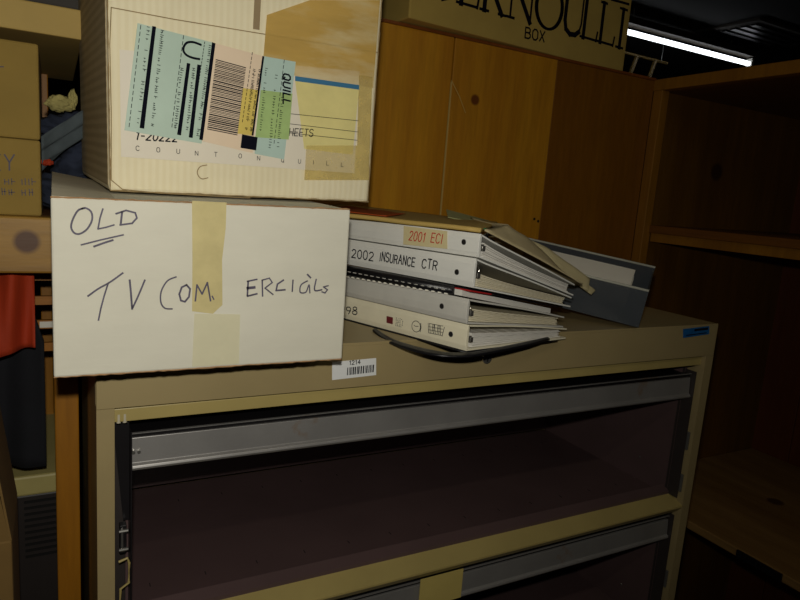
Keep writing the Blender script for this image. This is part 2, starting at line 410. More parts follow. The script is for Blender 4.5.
# surface positions (metres) of the writing and marks, measured on the face that carries them
MARKS = {"white_ink":[[[0.0282,0.165],[0.0225,0.1624],[0.0181,0.154],[0.0166,0.1465],[0.0192,0.1413],[0.0239,0.1407],[0.0301,0.1455],[0.0342,0.154],[0.0336,0.1615],[0.0289,0.165],[0.0242,0.1636]],[[0.0436,0.165],[0.0411,0.1562],[0.0393,0.1458],[0.0463,0.1476],[0.0533,0.1502]],[[0.0604,0.1628],[0.0593,0.152]],[[0.0551,0.161],[0.064,0.1646],[0.0722,0.1627],[0.0737,0.1577],[0.0694,0.1524],[0.0586,0.1504]],[[0.0249,0.1302],[0.041,0.1352],[0.0615,0.1409]],[[0.0358,0.1289],[0.0445,0.1326],[0.0522,0.1355]],[[0.0302,0.0808],[0.039,0.0878],[0.0496,0.0944],[0.0611,0.1035]],[[0.0479,0.0932],[0.0443,0.0806],[0.0414,0.0687],[0.0392,0.0568]],[[0.0673,0.0964],[0.0684,0.0843],[0.0696,0.0673]],[[0.0696,0.0673],[0.0751,0.0802],[0.0813,0.0964]],[[0.1111,0.0997],[0.1026,0.0955],[0.0969,0.0849],[0.0966,0.0737],[0.1006,0.0674],[0.1076,0.0665]],[[0.1214,0.0914],[0.1167,0.0889],[0.1144,0.0818],[0.1161,0.0751],[0.1201,0.0738],[0.124,0.0788],[0.125,0.0871],[0.1214,0.0914]],[[0.1305,0.0744],[0.1318,0.0913],[0.1372,0.0816],[0.1423,0.0938],[0.146,0.0742]],[[0.1475,0.0793],[0.1493,0.0758]],[[0.1852,0.095],[0.1848,0.0793]],[[0.1843,0.095],[0.1947,0.0972]],[[0.1846,0.0876],[0.1924,0.0884]],[[0.1849,0.0788],[0.1953,0.0813]],[[0.2005,0.0963],[0.2016,0.0786]],[[0.2005,0.0963],[0.2084,0.0985],[0.2118,0.0936],[0.2039,0.0875],[0.2132,0.0803]],[[0.2244,0.0963],[0.2177,0.0918],[0.2166,0.0847],[0.2267,0.0855]],[[0.2354,0.0963],[0.2351,0.0836]],[[0.2524,0.0954],[0.2451,0.0908],[0.2445,0.0826],[0.2512,0.0826],[0.2545,0.0908],[0.256,0.0816]],[[0.252,0.1027],[0.256,0.099]],[[0.2628,0.0972],[0.2616,0.0848],[0.2703,0.0852]],[[0.2779,0.0898],[0.2721,0.0884],[0.2772,0.0851],[0.2744,0.0814],[0.2704,0.0828]]],
 "white_tape":[[[0.1254,0.1774],[0.1599,0.1777],[0.1598,0.1512],[0.1569,0.1176],[0.1586,0.0696],[0.1488,0.0603],[0.1275,0.0635],[0.1269,0.1172]]],
 "white_tape2":[[[0.1299,0.0608],[0.1777,0.0587],[0.1781,0.0022],[0.1287,-0.0055]]],
 "u_sheet":[[[0.0117,0.1456],[0.0119,0.0372],[0.2917,0.0367],[0.2897,0.1625]]],
 "u_blue":[[[0.2045,0.1453],[0.2899,0.1459],[0.2904,0.1405],[0.2048,0.1398]]],
 "u_teal":[[[0.0293,0.1741],[0.1087,0.1672],[0.096,0.0579],[0.0155,0.0651]]],
 "u_peach":[[[0.1087,0.1672],[0.1646,0.1618],[0.1554,0.052],[0.0968,0.0608]]],
 "u_yellow":[[[0.1416,0.1237],[0.1593,0.1238],[0.1556,0.0719],[0.1369,0.0727]]],
 "u_right":[[[0.1646,0.1618],[0.2042,0.1613],[0.1948,0.0475],[0.1581,0.0514]]],
 "u_green":[[[0.1629,0.1243],[0.2017,0.1248],[0.1995,0.0714],[0.1584,0.0704]]],
 "u_bars":[[[0.0436,0.1736],[0.0473,0.1735],[0.035,0.0685],[0.0305,0.0689]],[[0.0791,0.1421],[0.0827,0.1418],[0.0734,0.0649],[0.0693,0.0654]],[[0.0903,0.1421],[0.094,0.1419],[0.086,0.0632],[0.0819,0.0636]],[[0.1058,0.1675],[0.1095,0.1669],[0.0972,0.0617],[0.0934,0.0622]],[[0.1633,0.1616],[0.1655,0.1615],[0.1556,0.0719],[0.1534,0.0721]],[[0.1422,0.0724],[0.1607,0.0706],[0.1594,0.0554],[0.1408,0.0569]]],
 "u_dash":[[[0.0322,0.1724],[0.0196,0.0663]],[[0.0753,0.1695],[0.0633,0.0704]],[[0.1513,0.1638],[0.1418,0.0842]],[[0.1897,0.1613],[0.1809,0.0628]],[[0.0977,0.1666],[0.0903,0.1113]]],
 "u_code":[[[0.1103,0.1505],[0.1444,0.1466],[0.1365,0.0702],[0.102,0.0737]]],
 "u_U":[[[0.0937,0.1629],[0.0856,0.1643],[0.0793,0.1629],[0.0758,0.1585],[0.0755,0.1535],[0.079,0.1498],[0.0858,0.1481],[0.0923,0.1479]]],
 "u_count":[[[0.0269,0.045],[0.0299,0.045]],[[0.048,0.045],[0.0512,0.0451]],[[0.0691,0.045],[0.0723,0.0451]],[[0.0891,0.0445],[0.0924,0.0445]],[[0.1106,0.0448],[0.114,0.0449]],[[0.1389,0.0452],[0.1425,0.0452]],[[0.1611,0.0442],[0.1648,0.0442]],[[0.1911,0.0441],[0.195,0.0441]],[[0.2129,0.0442],[0.2169,0.0443]],[[0.2314,0.0441],[0.2354,0.0442]],[[0.2508,0.0445],[0.2549,0.0445]],[[0.2713,0.044],[0.2755,0.044]]],
 "u_num":[[[0.0262,0.0564],[0.069,0.0576]]],
 "u_sheets":[[[0.1983,0.0757],[0.2305,0.0777]]],
 "u_quill":[[[0.189,0.1461],[0.1905,0.1123]]],
 "u_stitch":[[[0.1754,0.1509],[0.1716,0.1085]]],
 "u_tape1":[[[0.1674,0.2067],[0.219,0.2323],[0.3114,0.2498],[0.3105,0.1449],[0.29,0.1455],[0.2055,0.145],[0.1651,0.1618]]],
 "u_tape2":[[[0.289,0.158],[0.3083,0.1583],[0.3133,0.0293],[0.2229,0.0243],[0.2232,0.0662],[0.2934,0.072]]],
 "u_strip":[[[0.1524,0.2217],[0.1598,0.2231],[0.1592,0.1893],[0.1518,0.1892]]],
 "u_lines":[[[0.1995,0.1016],[0.2922,0.1027]],[[0.2,0.0899],[0.2932,0.0889]],[[0.1982,0.0792],[0.2929,0.0785]]],
 "u_curl":[[[0.1027,0.0346],[0.0955,0.0324],[0.0922,0.0272],[0.0931,0.0222],[0.0974,0.0186],[0.1042,0.0203]]],
 "u_crease":[[[0.0044,0.1848],[0.0667,0.1843],[0.1571,0.1857],[0.3134,0.1884]],[[0.0044,0.1848],[0.0025,0.1486],[0.0029,0.0819],[0.0019,0.0121],[0.013,0.0027],[0.0516,0.0004],[0.1543,-0.0008]]],
 "u_text":[[[0.0384,0.1727],[0.0278,0.071]],[[0.0522,0.1713],[0.0419,0.0704]],[[0.0724,0.1365],[0.0657,0.0707]],[[0.0851,0.1383],[0.0786,0.0698]],[[0.1026,0.1643],[0.0901,0.0648]],[[0.1531,0.1478],[0.1452,0.076]],[[0.1594,0.1466],[0.151,0.0766]],[[0.1673,0.1498],[0.1627,0.0777]],[[0.1794,0.1432],[0.1745,0.057]],[[0.1879,0.1189],[0.1848,0.0578]]],
 "b_E":[[[0.1372,0.0578],[0.1792,0.0568]]],
 "b_BOX":[[[0.3232,0.0186],[0.381,0.0199]]],
 "b_E2":[[[0.1136,0.0563],[0.1714,0.0566]]],
 "b_letters":[[[0.1138,0.0542],[0.1795,0.0547],[0.1916,0.0536],[0.2725,0.0526],[0.2854,0.0529],[0.3438,0.0685],[0.337,0.0762],[0.4312,0.068],[0.4293,0.0794],[0.488,0.0589],[0.5261,0.0595],[0.5919,0.06],[0.6028,0.0595],[0.6363,0.057],[0.668,0.0601],[0.6421,0.1515]]],
 "b_top":[[[0.6142,0.1664],[0.6668,0.1676]]],
 "cab_sticker":[[[0.2796,-0.0244],[0.3439,-0.0229],[0.3457,-0.047],[0.2811,-0.0491]]],
 "cab_blue":[[[0.967,-0.0063],[1.0396,-0.0033],[1.0433,-0.0189],[0.9708,-0.0233]]],
 "s1":[[[-0.1306,0.1563],[-0.0527,0.1561],[-0.05,0.131],[-0.1291,0.1285]]],
 "s1t":[[[-0.1189,0.1359],[-0.0903,0.136]],[[-0.0789,0.1372],[-0.0596,0.1369]]],
 "s2t":[[[-0.2265,0.0985],[-0.181,0.0985]],[[-0.1677,0.1006],[-0.1005,0.0994]],[[-0.0869,0.1012],[-0.0608,0.1009]]],
 "s4":[[[-0.2524,0.0082],[-0.2048,0.0126]],[[-0.1436,0.0223],[-0.1312,0.0224],[-0.1308,0.0125],[-0.1427,0.0124]],[[-0.1246,0.0247],[-0.1097,0.0111]],[[-0.0864,0.0179],[-0.0778,0.0196]],[[-0.0634,0.0267],[-0.0396,0.0135]]],
 "h1":[[[-0.0241,0.143]]],
 "h2":[[[-0.027,0.1031]]],
 "h3":[[[-0.0413,0.055]]],
 "h4":[[[-0.0257,0.0192]]],
 "c1":[[[0.0047,0.1551]],[[0.0003,0.1248]]],
 "c2":[[[-0.0024,0.0854]]],
 "c3":[[[-0.0132,0.072]],[[-0.0179,0.0402]]],
 "c4":[[[0.0003,0.0367]],[[-0.0004,-0.0]]],
 "L1":[[[-0.2443,0.155]]],
 "L2":[[[-0.2393,0.1171]],[[-0.2387,0.0847]]],
 "L3":[[[-0.2297,0.0658]],[[-0.2294,0.0362]]],
 "L4":[[[-0.2352,-0.0047]]]}


# ================================================================ the room
F0 = -ZT
struct('floor', MB().box(-3, 5, -3, 5, F0 - 0.05, F0), 'floor')
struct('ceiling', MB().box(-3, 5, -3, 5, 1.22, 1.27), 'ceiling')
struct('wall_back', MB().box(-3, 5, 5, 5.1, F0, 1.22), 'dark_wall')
struct('wall_left', MB().box(-3.1, -3, -3, 5, F0, 1.22), 'dark_wall')
struct('wall_right', MB().box(5, 5.1, -3, 5, F0, 1.22), 'dark_wall')
struct('wall_front', MB().box(-3, 5, -3.1, -3, F0, 1.22), 'dark_wall')

# unseen strip and area lamp behind the viewer, added as fill to lift the room
t = thing('strip_light', 'added fill light shaped as a fluorescent strip, unseen above and behind the viewer', 'light', (0, 0, 0))
MB().box(-0.2, 1.2, -1.24, -1.16, 1.17, 1.22).build('housing', 'dark_box', t, 0.004)
MB().tube([(-0.18, -1.20, 1.15), (1.18, -1.20, 1.15)], 0.0135).build('tube', 'tube', t, smooth=True)
al = bpy.data.lights.new('added_fill', 'AREA'); al.shape = 'RECTANGLE'; al.size = 1.3; al.size_y = 0.06; al.energy = 1.7; al.color = (1.0, 0.86, 0.60)
alo = bpy.data.objects.new('added_fill', al); COL.objects.link(alo); alo.parent = t; alo.location = (0.5, -1.20, 1.13)

# ---- ceiling: lit strip light, its neighbour tube and an air vent
t = thing('strip_light', 'long lit white fluorescent strip light hanging behind the printed carton', 'light', (0, 0, 0))
MB().box(2.40, 3.60, 1.745, 1.805, 1.135, 1.17).build('housing', 'dark_box', t, 0.004)
MB().tube([(2.42, 1.775, 1.10), (3.585, 1.775, 1.10)], 0.0135).build('tube', 'tube', t, smooth=True)
for x in (2.40, 3.585): MB().box(x, x + 0.02, 1.755, 1.795, 1.075, 1.13).build('tube_holder', 'fixture', t, 0.002)
for x in (2.6, 3.4): MB().tube([(x, 1.775, 1.17), (x, 1.775, 1.22)], 0.004, 6).build('hanger', 'steel', t)
t = thing('curtain_rail', 'thin yellowish rail hanging just below the lit strip light', 'rail', (0, 0, 0))
MB().tube([(2.50, 1.95, 1.055), (3.10, 1.95, 1.050)], 0.008).build('rail', 'yellow_pipe', t, smooth=True)
for x in (2.85, 3.0): MB().tube([(x, 1.95, 1.05), (x - 0.05, 1.95, 0.90)], 0.012, 8).build('bracket', 'yellow_pipe', t)
for x in (2.55, 3.05): MB().tube([(x, 1.95, 1.05), (x, 1.95, 1.22)], 0.003, 6).build('hanger', 'steel', t)
t = thing('ceiling_vent', 'square grey vent in the dark ceiling at the upper right', 'vent', (0, 0, 0))
MB().box(3.15, 3.75, 1.45, 2.05, 1.205, 1.22).build('frame', 'dark_wall', t, 0.003)
b = MB()
for k in range(9): b.box(3.20, 3.70, 1.50 + k * 0.058, 1.53 + k * 0.058, 1.197, 1.205)
b.build('louvre', 'black_metal', t)

# ---- the plank-backed bookcase behind the cabinet
t = thing('wooden_bookcase', 'tall orange-brown wooden bookcase seen from behind its plank back, under the printed carton', 'bookcase', (0.30, 0.50, F0))
Y0, ZB = 0.0, 0.545 - F0
bd = [(0.0, 0.437, 'a'), (0.441, 0.735, 'b'), (0.7355, 1.075, 'c')]
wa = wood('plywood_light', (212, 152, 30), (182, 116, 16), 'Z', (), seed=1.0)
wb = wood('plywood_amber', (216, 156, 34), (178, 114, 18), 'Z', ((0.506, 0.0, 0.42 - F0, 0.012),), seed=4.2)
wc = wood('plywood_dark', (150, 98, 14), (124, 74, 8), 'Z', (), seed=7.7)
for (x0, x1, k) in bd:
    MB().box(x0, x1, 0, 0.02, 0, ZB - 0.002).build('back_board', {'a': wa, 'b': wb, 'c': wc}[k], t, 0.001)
w_side = wood('pine_side', (150, 84, 26), (118, 62, 18), 'Z', (), seed=2.0)
MB().box(0.0, 0.02, 0.02, 0.34, 0, ZB - 0.002).build('side_panel', w_side, t)
MB().box(1.055, 1.075, 0.02, 0.34, 0, ZB - 0.002).build('side_panel', w_side, t)
MB().box(-0.005, 1.075, -0.004, 0.34, ZB - 0.002, ZB + 0.004).build('top_board', w_side, t)
b = MB(); b.tube([(0.437, -0.002, 0.453 - F0), (0.460, -0.006, 0.420 - F0), (0.482, -0.002, 0.388 - F0)], 0.0008, 6); b.build('splinter', 'manila', t)
b = MB(); b.box(0.4375, 0.4405, -0.0005, 0.01, 0.0, 0.450 - F0); b.build('gap_strip', 'manila', t)
for x, z in ((0.715, 0.16), (0.728, 0.155)): MB().disc(x, z - F0, 0.0035, 0.0008, 12).build('nail_hole', 'slot', t)

# ---- the open shelving unit to the right, running towards the viewer
t = thing('wooden_shelving', 'open dark brown wooden shelving unit at the right with knotty end panel', 'shelving', (1.385, 0.50, F0))
wk = wood('knotty_pine', (126, 86, 22), (96, 62, 14), 'Z', ((0.283, -0.01, 0.327 - F0, 0.026), (0.03, -0.01, 0.34 - F0, 0.008)), seed=3.3)
wp = wood('pine_post', (168, 116, 28), (138, 90, 18), 'Z', (), seed=5.1)
ws = wood('pine_shelf', (134, 84, 20), (106, 62, 14), 'Y', (), seed=6.1)
wbench = wood('worn_bench_board', (176, 140, 84), (134, 98, 50), 'Y', ((0.36, -0.30, -0.583 - F0, 0.022), (0.16, -0.16, -0.583 - F0, 0.012)), seed=8.4)
MB().box(0.012, 0.70, -0.012, 0.01, 0, 0.517 - F0).build('end_panel', wk, t)
MB().box(-0.010, 0.018, -0.030, 0.0, 0, 0.517 - F0).build('post', wp, t, 0.002)
b = MB()
for k in range(9): b.box(0.695, 0.712, -1.20 + k * 0.133, -1.20 + k * 0.133 + 0.131, 0, 0.517 - F0)
b.build('back_panel', wood('dark_pine_back', (132, 70, 28), (100, 48, 16), 'Z', (), seed=9.4), t, 0.0015)
MB().box(0.012, 0.712, -1.20, 0.01, 0.517 - F0, 0.546 - F0).build('shelf_board', ws, t, 0.002, label='top board')
MB().box(-0.010, 0.012, -1.20, 0.01, 0.517 - F0, 0.546 - F0).build('edge_lip', wp, t, 0.002)
MB().box(0.012, 0.695, -1.18, -0.012, 0.142 - F0, 0.163 - F0).build('shelf_board', ws, t, 0.002)
MB().box(0.02, 0.06, -0.5, -0.03, 0.118 - F0, 0.142 - F0).build('cleat', wp, t, 0.001)
MB().box(0.012, 0.695, -1.18, -0.012, -0.605 - F0, -0.583 - F0).build('shelf_board', wbench, t, 0.003, label='worn low board with dark stains')
MB().box(0.006, 0.012, -0.53, -0.42, -0.603 - F0, -0.584 - F0).build('hinge_plate', 'black_metal', t, 0.001)
MB().box(0.04, 0.695, -1.18, -0.012, 0.06, 0.08).build('shelf_board', ws, t, 0.002)
MB().box(0.0, 0.03, -1.20, -1.17, 0, 0.517 - F0).build('post', wp, t, 0.002)

# ---- the printed carton on top of the bookcase
t = thing('printed_carton', 'brown cardboard carton printed BERNOULLI BOX on top of the wooden bookcase', 'box', (0.600, 0.460, 0.5505), (0, 0, 0.0895))
W, H, D = 0.679, 0.26, 0.27
MB().box(0, W, 0, D, 0, H).build('carton_body', 'kraft_box', t, 0.003)
MB().box(0.004, W - 0.004, D * 0.5 - 0.003, D * 0.5 + 0.003, H, H + 0.001).build('lid_seam', 'crease', t)
b = MB(); CZ = 0.0; CH = 0.094
def ser(x, z, w, up=1, h=0.003): b.slab([(x - w / 2, z), (x + w / 2, z), (x + w / 2, z + h * up), (x - w / 2, z + h * up)][:: up], 0.0004)
def bar(p, q, w): b.stroke([p, q], w, 0.0005)
def base(x): return 0.0538 + (x - 0.1165) * 0.0084
TH, TN = 0.0115, 0.0060
def letter_E(x, w):
    z = base(x); bar((x + .012, z), (x + .012, z + CH), TH); bar((x, z + .002), (x + w, z + .002), TN); bar((x + w, z), (x + w + .002, z + .020), TN)
    bar((x, z + CH), (x + w, z + CH), TN); bar((x + w - .001, z + CH), (x + w - .001, z + CH - .018), TN); bar((x + .012, z + CH * .53), (x + w * .8, z + CH * .53), TN)
def letter_R(x, w):
    z = base(x); bar((x + .012, z), (x + .012, z + CH), TH); bar((x, z + .001), (x + .024, z + .001), TN); bar((x, z + CH), (x + w * .5, z + CH), TN)
    b.stroke([(x + w * .5, z + CH), (x + w * .74, z + CH * .92), (x + w * .78, z + CH * .74), (x + w * .68, z + CH * .56), (x + w * .4, z + CH * .5), (x + .012, z + CH * .5)], TH * .7, 0.0005)
    bar((x + w * .42, z + CH * .5), (x + w * .86, z), TH); bar((x + w * .72, z + .001), (x + w, z + .001), TN)
def letter_B(x, w):
    letter_E(x, w * .55); z = base(x); b.stroke([(x + w * .5, z + CH), (x + w * .8, z + CH * .9), (x + w * .8, z + CH * .62), (x + w * .5, z + CH * .52), (x + w * .9, z + CH * .42), (x + w * .9, z + CH * .1), (x + w * .5, z)], TH * .8, 0.0005)
def letter_N(x, w):
    z = base(x); bar((x + .010, z), (x + .010, z + CH), TN); bar((x, z + .001), (x + .022, z + .001), TN); bar((x + .006, z + CH), (x + w - .008, z), TH); bar((x + w - .008, z), (x + w - .008, z + CH), TN)
    bar((x + w - .020, z + CH), (x + w + .004, z + CH), TN)
def letter_O(x, w):
    z = base(x); n = 40
    for i in range(n):
        a0, a1 = 2 * math.pi * i / n, 2 * math.pi * (i + 1) / n
        ww = TN + (TH - TN) * abs(math.cos(a0)) ** 1.3
        b.stroke([(x + w / 2 + w / 2 * math.cos(a0), z + CH / 2 + (CH / 2 + .002) * math.sin(a0)), (x + w / 2 + w / 2 * math.cos(a1), z + CH / 2 + (CH / 2 + .002) * math.sin(a1))], ww, 0.0005)
def letter_U(x, w):
    z = base(x); b.stroke([(x + .008, z + CH), (x + .008, z + CH * .3), (x + .014, z + CH * .1), (x + w * .42, z), (x + w * .68, z + .002), (x + w * .86, z + CH * .12)], TH, 0.0005)
    b.stroke([(x + w * .86, z + CH * .12), (x + w * .93, z + CH * .32), (x + w * .93, z + CH)], TN, 0.0005); bar((x - .004, z + CH), (x + .020, z + CH), TN); bar((x + w - .014, z + CH), (x + w + .006, z + CH), TN)
def letter_L(x, w):
    z = base(x); bar((x + .011, z), (x + .011, z + CH), TH); bar((x, z + .002), (x + w, z + .002), TN); bar((x + w, z), (x + w + .003, z + .022), TN); bar((x, z + CH), (x + .022, z + CH), TN)
def letter_I(x, w):
    z = base(x); bar((x + w / 2, z), (x + w / 2, z + CH), TH); bar((x, z + .001), (x + w, z + .001), TN); bar((x, z + CH), (x + w, z + CH), TN)
letter_B(0.048, .062); letter_E(0.1170, .057); letter_R(0.1819, .074); letter_N(0.2600, .080); letter_O(0.3470, .084); letter_U(0.4365, .070); letter_L(0.5020, .058); letter_L(0.5650, .060); letter_I(0.6370, .028)
b.stroke([(0.599, 0.1645), (0.6677, 0.1675)], 0.006, 0.0005)
text(b, 'BOX', (0.3215, 0.0215), (0.3830, 0.0235), 0.0225, 0.0038, 0.0005)
b.build('printed_lettering', 'print_ink', t, label='black lettering')

# ---- the left wooden rack: post, knotty rail, upper board
t = thing('wooden_rack', 'rough wooden rack left of the cabinet with orange post and knotty rail', 'rack', (-0.045, 0.24, F0))
wpost = wood('orange_post', (196, 136, 28), (160, 102, 18), 'Z', (), seed=2.7)
wrail = wood('knotty_rail', (190, 146, 58), (146, 104, 34), 'X', ((-0.026, 0.0, 0.099 - F0, 0.016), (-0.075, 0.0, 0.085 - F0, 0.006)), seed=1.9, ring=9)
MB().box(0.003, 0.034, 0.0, 0.09, 0, 0.055 - F0).build('post', wpost, t, 0.002)
MB().box(-0.90, 0.036, 0.0, 0.038, 0.056 - F0, 0.1325 - F0).build('rail', wrail, t, 0.003, label='rail with dark knot')
MB().box(-0.90, 0.036, 0.038, 0.50, 0.112 - F0, 0.1325 - F0).build('shelf_board', wood('rack_shelf', (150, 100, 44), (120, 76, 30), 'X', (), seed=3.9), t, 0.002)
MB().box(-0.90, 0.044, 0.02, 0.50, 0.372 - F0, 0.410 - F0).build('shelf_board', 'manila', t, 0.002, label='yellowish upper board')
for x in (-0.90, -0.02): MB().box(x, x + 0.02, 0.45, 0.49, 0, 0.56 - F0).build('post', wpost, t, 0.002)
MB().box(-0.90, -0.865, 0.0, 0.09, 0, 0.055 - F0).build('post', wpost, t, 0.002)
for x in (-0.90,): MB().box(x, x + 0.03, 0.02, 0.06, 0.1325 - F0, 0.372 - F0).build('post', wpost, t, 0.002)

t = thing('storage_carton', 'plain brown carton on the rack, upper of two at far left', 'box', (-0.355, 0.262, 0.2345), group=None)
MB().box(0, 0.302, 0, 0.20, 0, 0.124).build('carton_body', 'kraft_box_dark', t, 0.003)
b = MB(); b.stroke([(0.252, 0.088), (0.262, 0.089)], 0.0015, 0.0006); b.build('pen_mark', 'ink', t)
t = thing('storage_carton', 'brown carton with faint pen writing on the rail, lower of two at far left', 'box', (-0.360, 0.258, 0.1325))
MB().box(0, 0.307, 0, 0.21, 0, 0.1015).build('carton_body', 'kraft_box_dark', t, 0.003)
b = MB(); text(b, 'EY', (0.250, 0.058), (0.276, 0.060), 0.020, 0.0018, 0.0006, 0.1)
for z in (0.040, 0.026): ticks(b, (0.245, z), (0.300, z + 0.002), 14, 0.006, 0.009, 0.0010, 0.0006)
b.build('pen_writing', 'ink', t)
t = thing('dark_case', 'dark case lying on the yellowish upper board of the rack', 'case', (-0.36, 0.29, 0.410))
MB().box(0.285, 0.396, 0, 0.2, 0, 0.10).build('case_body', 'dark_box', t, 0.008)
t = thing('carton_flat', 'yellowish carton standing on the upper board beside the dark case', 'box', (-0.36, 0.285, 0.410))
MB().box(0.0, 0.278, 0, 0.2, 0, 0.16).build('carton_body', 'kraft_box', t, 0.003)

# ---- clothes stuffed on the rack
def cloth(name, label, mat, parts, loc):
    b = MB()
    for i, (c, r, sd, am) in enumerate(parts): b.blob(c, r, sd, am, 7, 3)
    return tag(b.build(name, mat, smooth=True), label, 'clothing', loc=loc)
cloth('folded_jeans', 'crumpled dark blue jeans stuffed between cartons and the large shipping box', 'denim',
      [((0, 0, 0.03), (0.075, 0.06, 0.032), 3.1, .35), ((0.012, 0.0, 0.075), (0.06, 0.055, 0.040), 5.2, .4), ((-0.0, 0.01, 0.115), (0.07, 0.05, 0.035), 8.2, .4)], (0.010, 0.36, 0.134))
b = MB()
b.grid(lambda u, v: (-0.052 + 0.090 * u, 0.290 - 0.02 * v + 0.008 * math.sin(9 * u), 0.215 + 0.085 * u + 0.042 * (v - 0.5) + 0.004 * math.sin(14 * v + 5 * u)), 24, 12, 0.006, (0, 1, 0))
tag(b.build('grey_garment', 'grey_cloth', smooth=True), 'grey-blue garment folded slantwise over the dark jeans', 'clothing')
cloth('yellow_cloth', 'small pale yellow cloth poking up behind the grey garment', 'yellow_cloth', [((0, 0, 0), (0.018, 0.010, 0.011), 2.2, .3), ((0.016, 0.002, 0.008), (0.006, 0.008, 0.013), 4.4, .3)], (-0.028, 0.318, 0.290))
cloth('orange_scrap', 'small orange scrap lying on the crumpled jeans', 'orange_cloth', [((0, 0, 0), (0.008, 0.005, 0.004), 1.2, .4)], (-0.046, 0.288, 0.206))
b = MB()
b.grid(lambda u, v: (-0.34 + 0.275 * u, 0.30 + 0.012 * math.sin(26 * u + 2 * v) + 0.004 * math.sin(61 * u) - 0.02 * v, 0.052 - v * (0.175 - 0.065 * u)), 60, 14, 0.004, (0, 1, 0))
tag(b.build('orange_jacket', 'orange_cloth', smooth=True), 'orange-red cloth with soft folds hanging below the knotty rail', 'clothing')
b = MB()
b.grid(lambda u, v: (-0.34 + 0.285 * u, 0.345 + 0.014 * math.sin(17 * u + v) + 0.003 * math.sin(41 * u), 0.03 - 0.095 * max(0, u - 0.9) * 10 - v * (0.295 - 0.095 * max(0, u - 0.9) * 10)), 50, 16, 0.02, (0, 1, 0))
tag(b.build('dark_coat', 'dark_cloth', smooth=True), 'dark navy cloth hanging behind and below the orange cloth', 'clothing')
t = thing('computer_case', 'dim beige-topped computer case with vent slots at lower left', 'computer', (-0.175, 0.40, -0.80))
MB().box(0, 0.158, 0, 0.35, 0, 0.46).build('case_body', 'case_dark', t, 0.004)
MB().box(-0.002, 0.16, -0.006, 0.352, 0.46, 0.495).build('top_cover', 'case', t, 0.004)
b = MB()
for k in range(10): b.box(0.085, 0.150, -0.002, 0.0, 0.445 - k * 0.011, 0.449 - k * 0.011)
b.build('vent_slots', 'slot', t)
t = thing('low_table', 'plain wooden stand carrying the beige-topped computer case', 'table', (-0.25, 0.38, F0))
MB().box(0, 0.24, 0, 0.42, 0.505, 0.53).build('table_top', ws, t, 0.002)
for x in (0.005, 0.20):
    for y in (0.01, 0.38): MB().box(x, x + 0.03, y, y + 0.03, 0, 0.505).build('leg', ws, t)
t = thing('floor_carton', 'tall brown carton at the lower left edge beside the computer case', 'box', (-0.410, 0.10, F0))
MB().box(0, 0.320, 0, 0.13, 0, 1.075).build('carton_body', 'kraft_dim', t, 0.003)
MB().hexa([(0.3175, 0.0, 1.0745), (0.3200, 0.0, 1.0745), (0.3200, 0.13, 1.0745), (0.3175, 0.13, 1.0745), (0.2980, 0.0, 1.225), (0.3005, 0.0, 1.225), (0.3005, 0.13, 1.225), (0.2980, 0.13, 1.225)]).build('flap', 'kraft_dim', t)
MB().hexa([(0.0, 0.001, 1.0745), (0.318, 0.001, 1.0745), (0.318, 0.004, 1.0745), (0.0, 0.004, 1.0745), (0.0, -0.012, 1.215), (0.298, -0.012, 1.215), (0.298, -0.009, 1.215), (0.0, -0.009, 1.215)]).build('flap', 'kraft_dim', t)
t = thing('wooden_crate', 'slatted wooden crate dimly seen between the orange cloth and the white box', 'crate', (-0.14, 0.42, -0.10))
wcr = wood('crate_wood', (196, 128, 30), (150, 90, 18), 'X', (), seed=6.6)
for zz in (0.0, 0.038, 0.078, 0.118): MB().box(0, 0.16, 0, 0.008, zz, zz + 0.014).build('slat', wcr, t)
for xx in (0.0, 0.15): MB().box(xx, xx + 0.01, 0.008, 0.02, -0.30, 0.132).build('corner_post', wcr, t)
MB().box(0.078, 0.10, -0.001, 0, 0.040, 0.050).build('paper_scrap', 'paper', t, label='white paper scrap')

# ================================================================ the lateral file cabinet
CW, CD = 1.067, 0.457
t = thing('file_cabinet', 'wide beige steel lateral file cabinet with open empty compartments', 'cabinet', (0, 0, F0))
z = lambda v: v - F0
b = MB()
b.box(0, CW, 0.0, CD, z(-0.004), z(0.0))                  # top sheet
b.box(0, CW, 0.0, 0.012, z(-0.0618), z(-0.004))           # header
b.build('top', 'cab', t, 0.0005)
b = MB()
b.box(0, 0.0185, 0, 0.02, 0, z(-0.0620)); b.build('front_upright', 'cab', t)
MB().box(1.0455, CW, 0, 0.02, 0, z(-0.0620)).build('front_upright', 'cab', t)
b = MB()
b.box(0, 0.003, 0.02, CD, 0, z(-0.004)); b.box(CW - 0.003, CW, 0.02, CD, 0, z(-0.004)); b.box(0.003, CW - 0.003, CD - 0.003, CD, 0, z(-0.004))
b.build('side_and_back_shell', 'cab', t)
b = MB()
b.box(0.0185, 1.0455, 0.008, 0.030, z(-0.0815), z(-0.0655))
b.build('header_lip', 'cab_edge', t, 0.001)
PITCH = 0.296
lock = MB().disc(0.529, z(-0.034), 0.0085, 0.004, 24).build('lock', 'chrome', t, 0.001)
b = MB(); b.box(0.5275, 0.5305, -0.0046, -0.0040, z(-0.039), z(-0.029)); b.build('keyhole', 'slot', lock)
s = MARKS['cab_sticker'][0]
q = MB().slab([(x, z(v)) for x, v in s], 0.0004); q = q.build('barcode_sticker', 'sticker', t, label='white barcode sticker')
b = MB(); text(b, '1214', (0.3045, z(-0.0298)), (0.3205, z(-0.0293)), 0.0055, 0.0010, 0.0006)
x = 0.302
while x < 0.341:
    w = random.choice((0.0007, 0.0012, 0.0018)); zz = z(-0.0440 + (x - 0.302) * 0.04)
    b.slab([(x, zz), (x + w, zz), (x + w, zz + 0.0105), (x, zz + 0.0105)], 0.0006); x += w + random.choice((0.0007, 0.0010, 0.0016))
b.build('print', 'ink_black', q)
s = MARKS['cab_blue'][0]
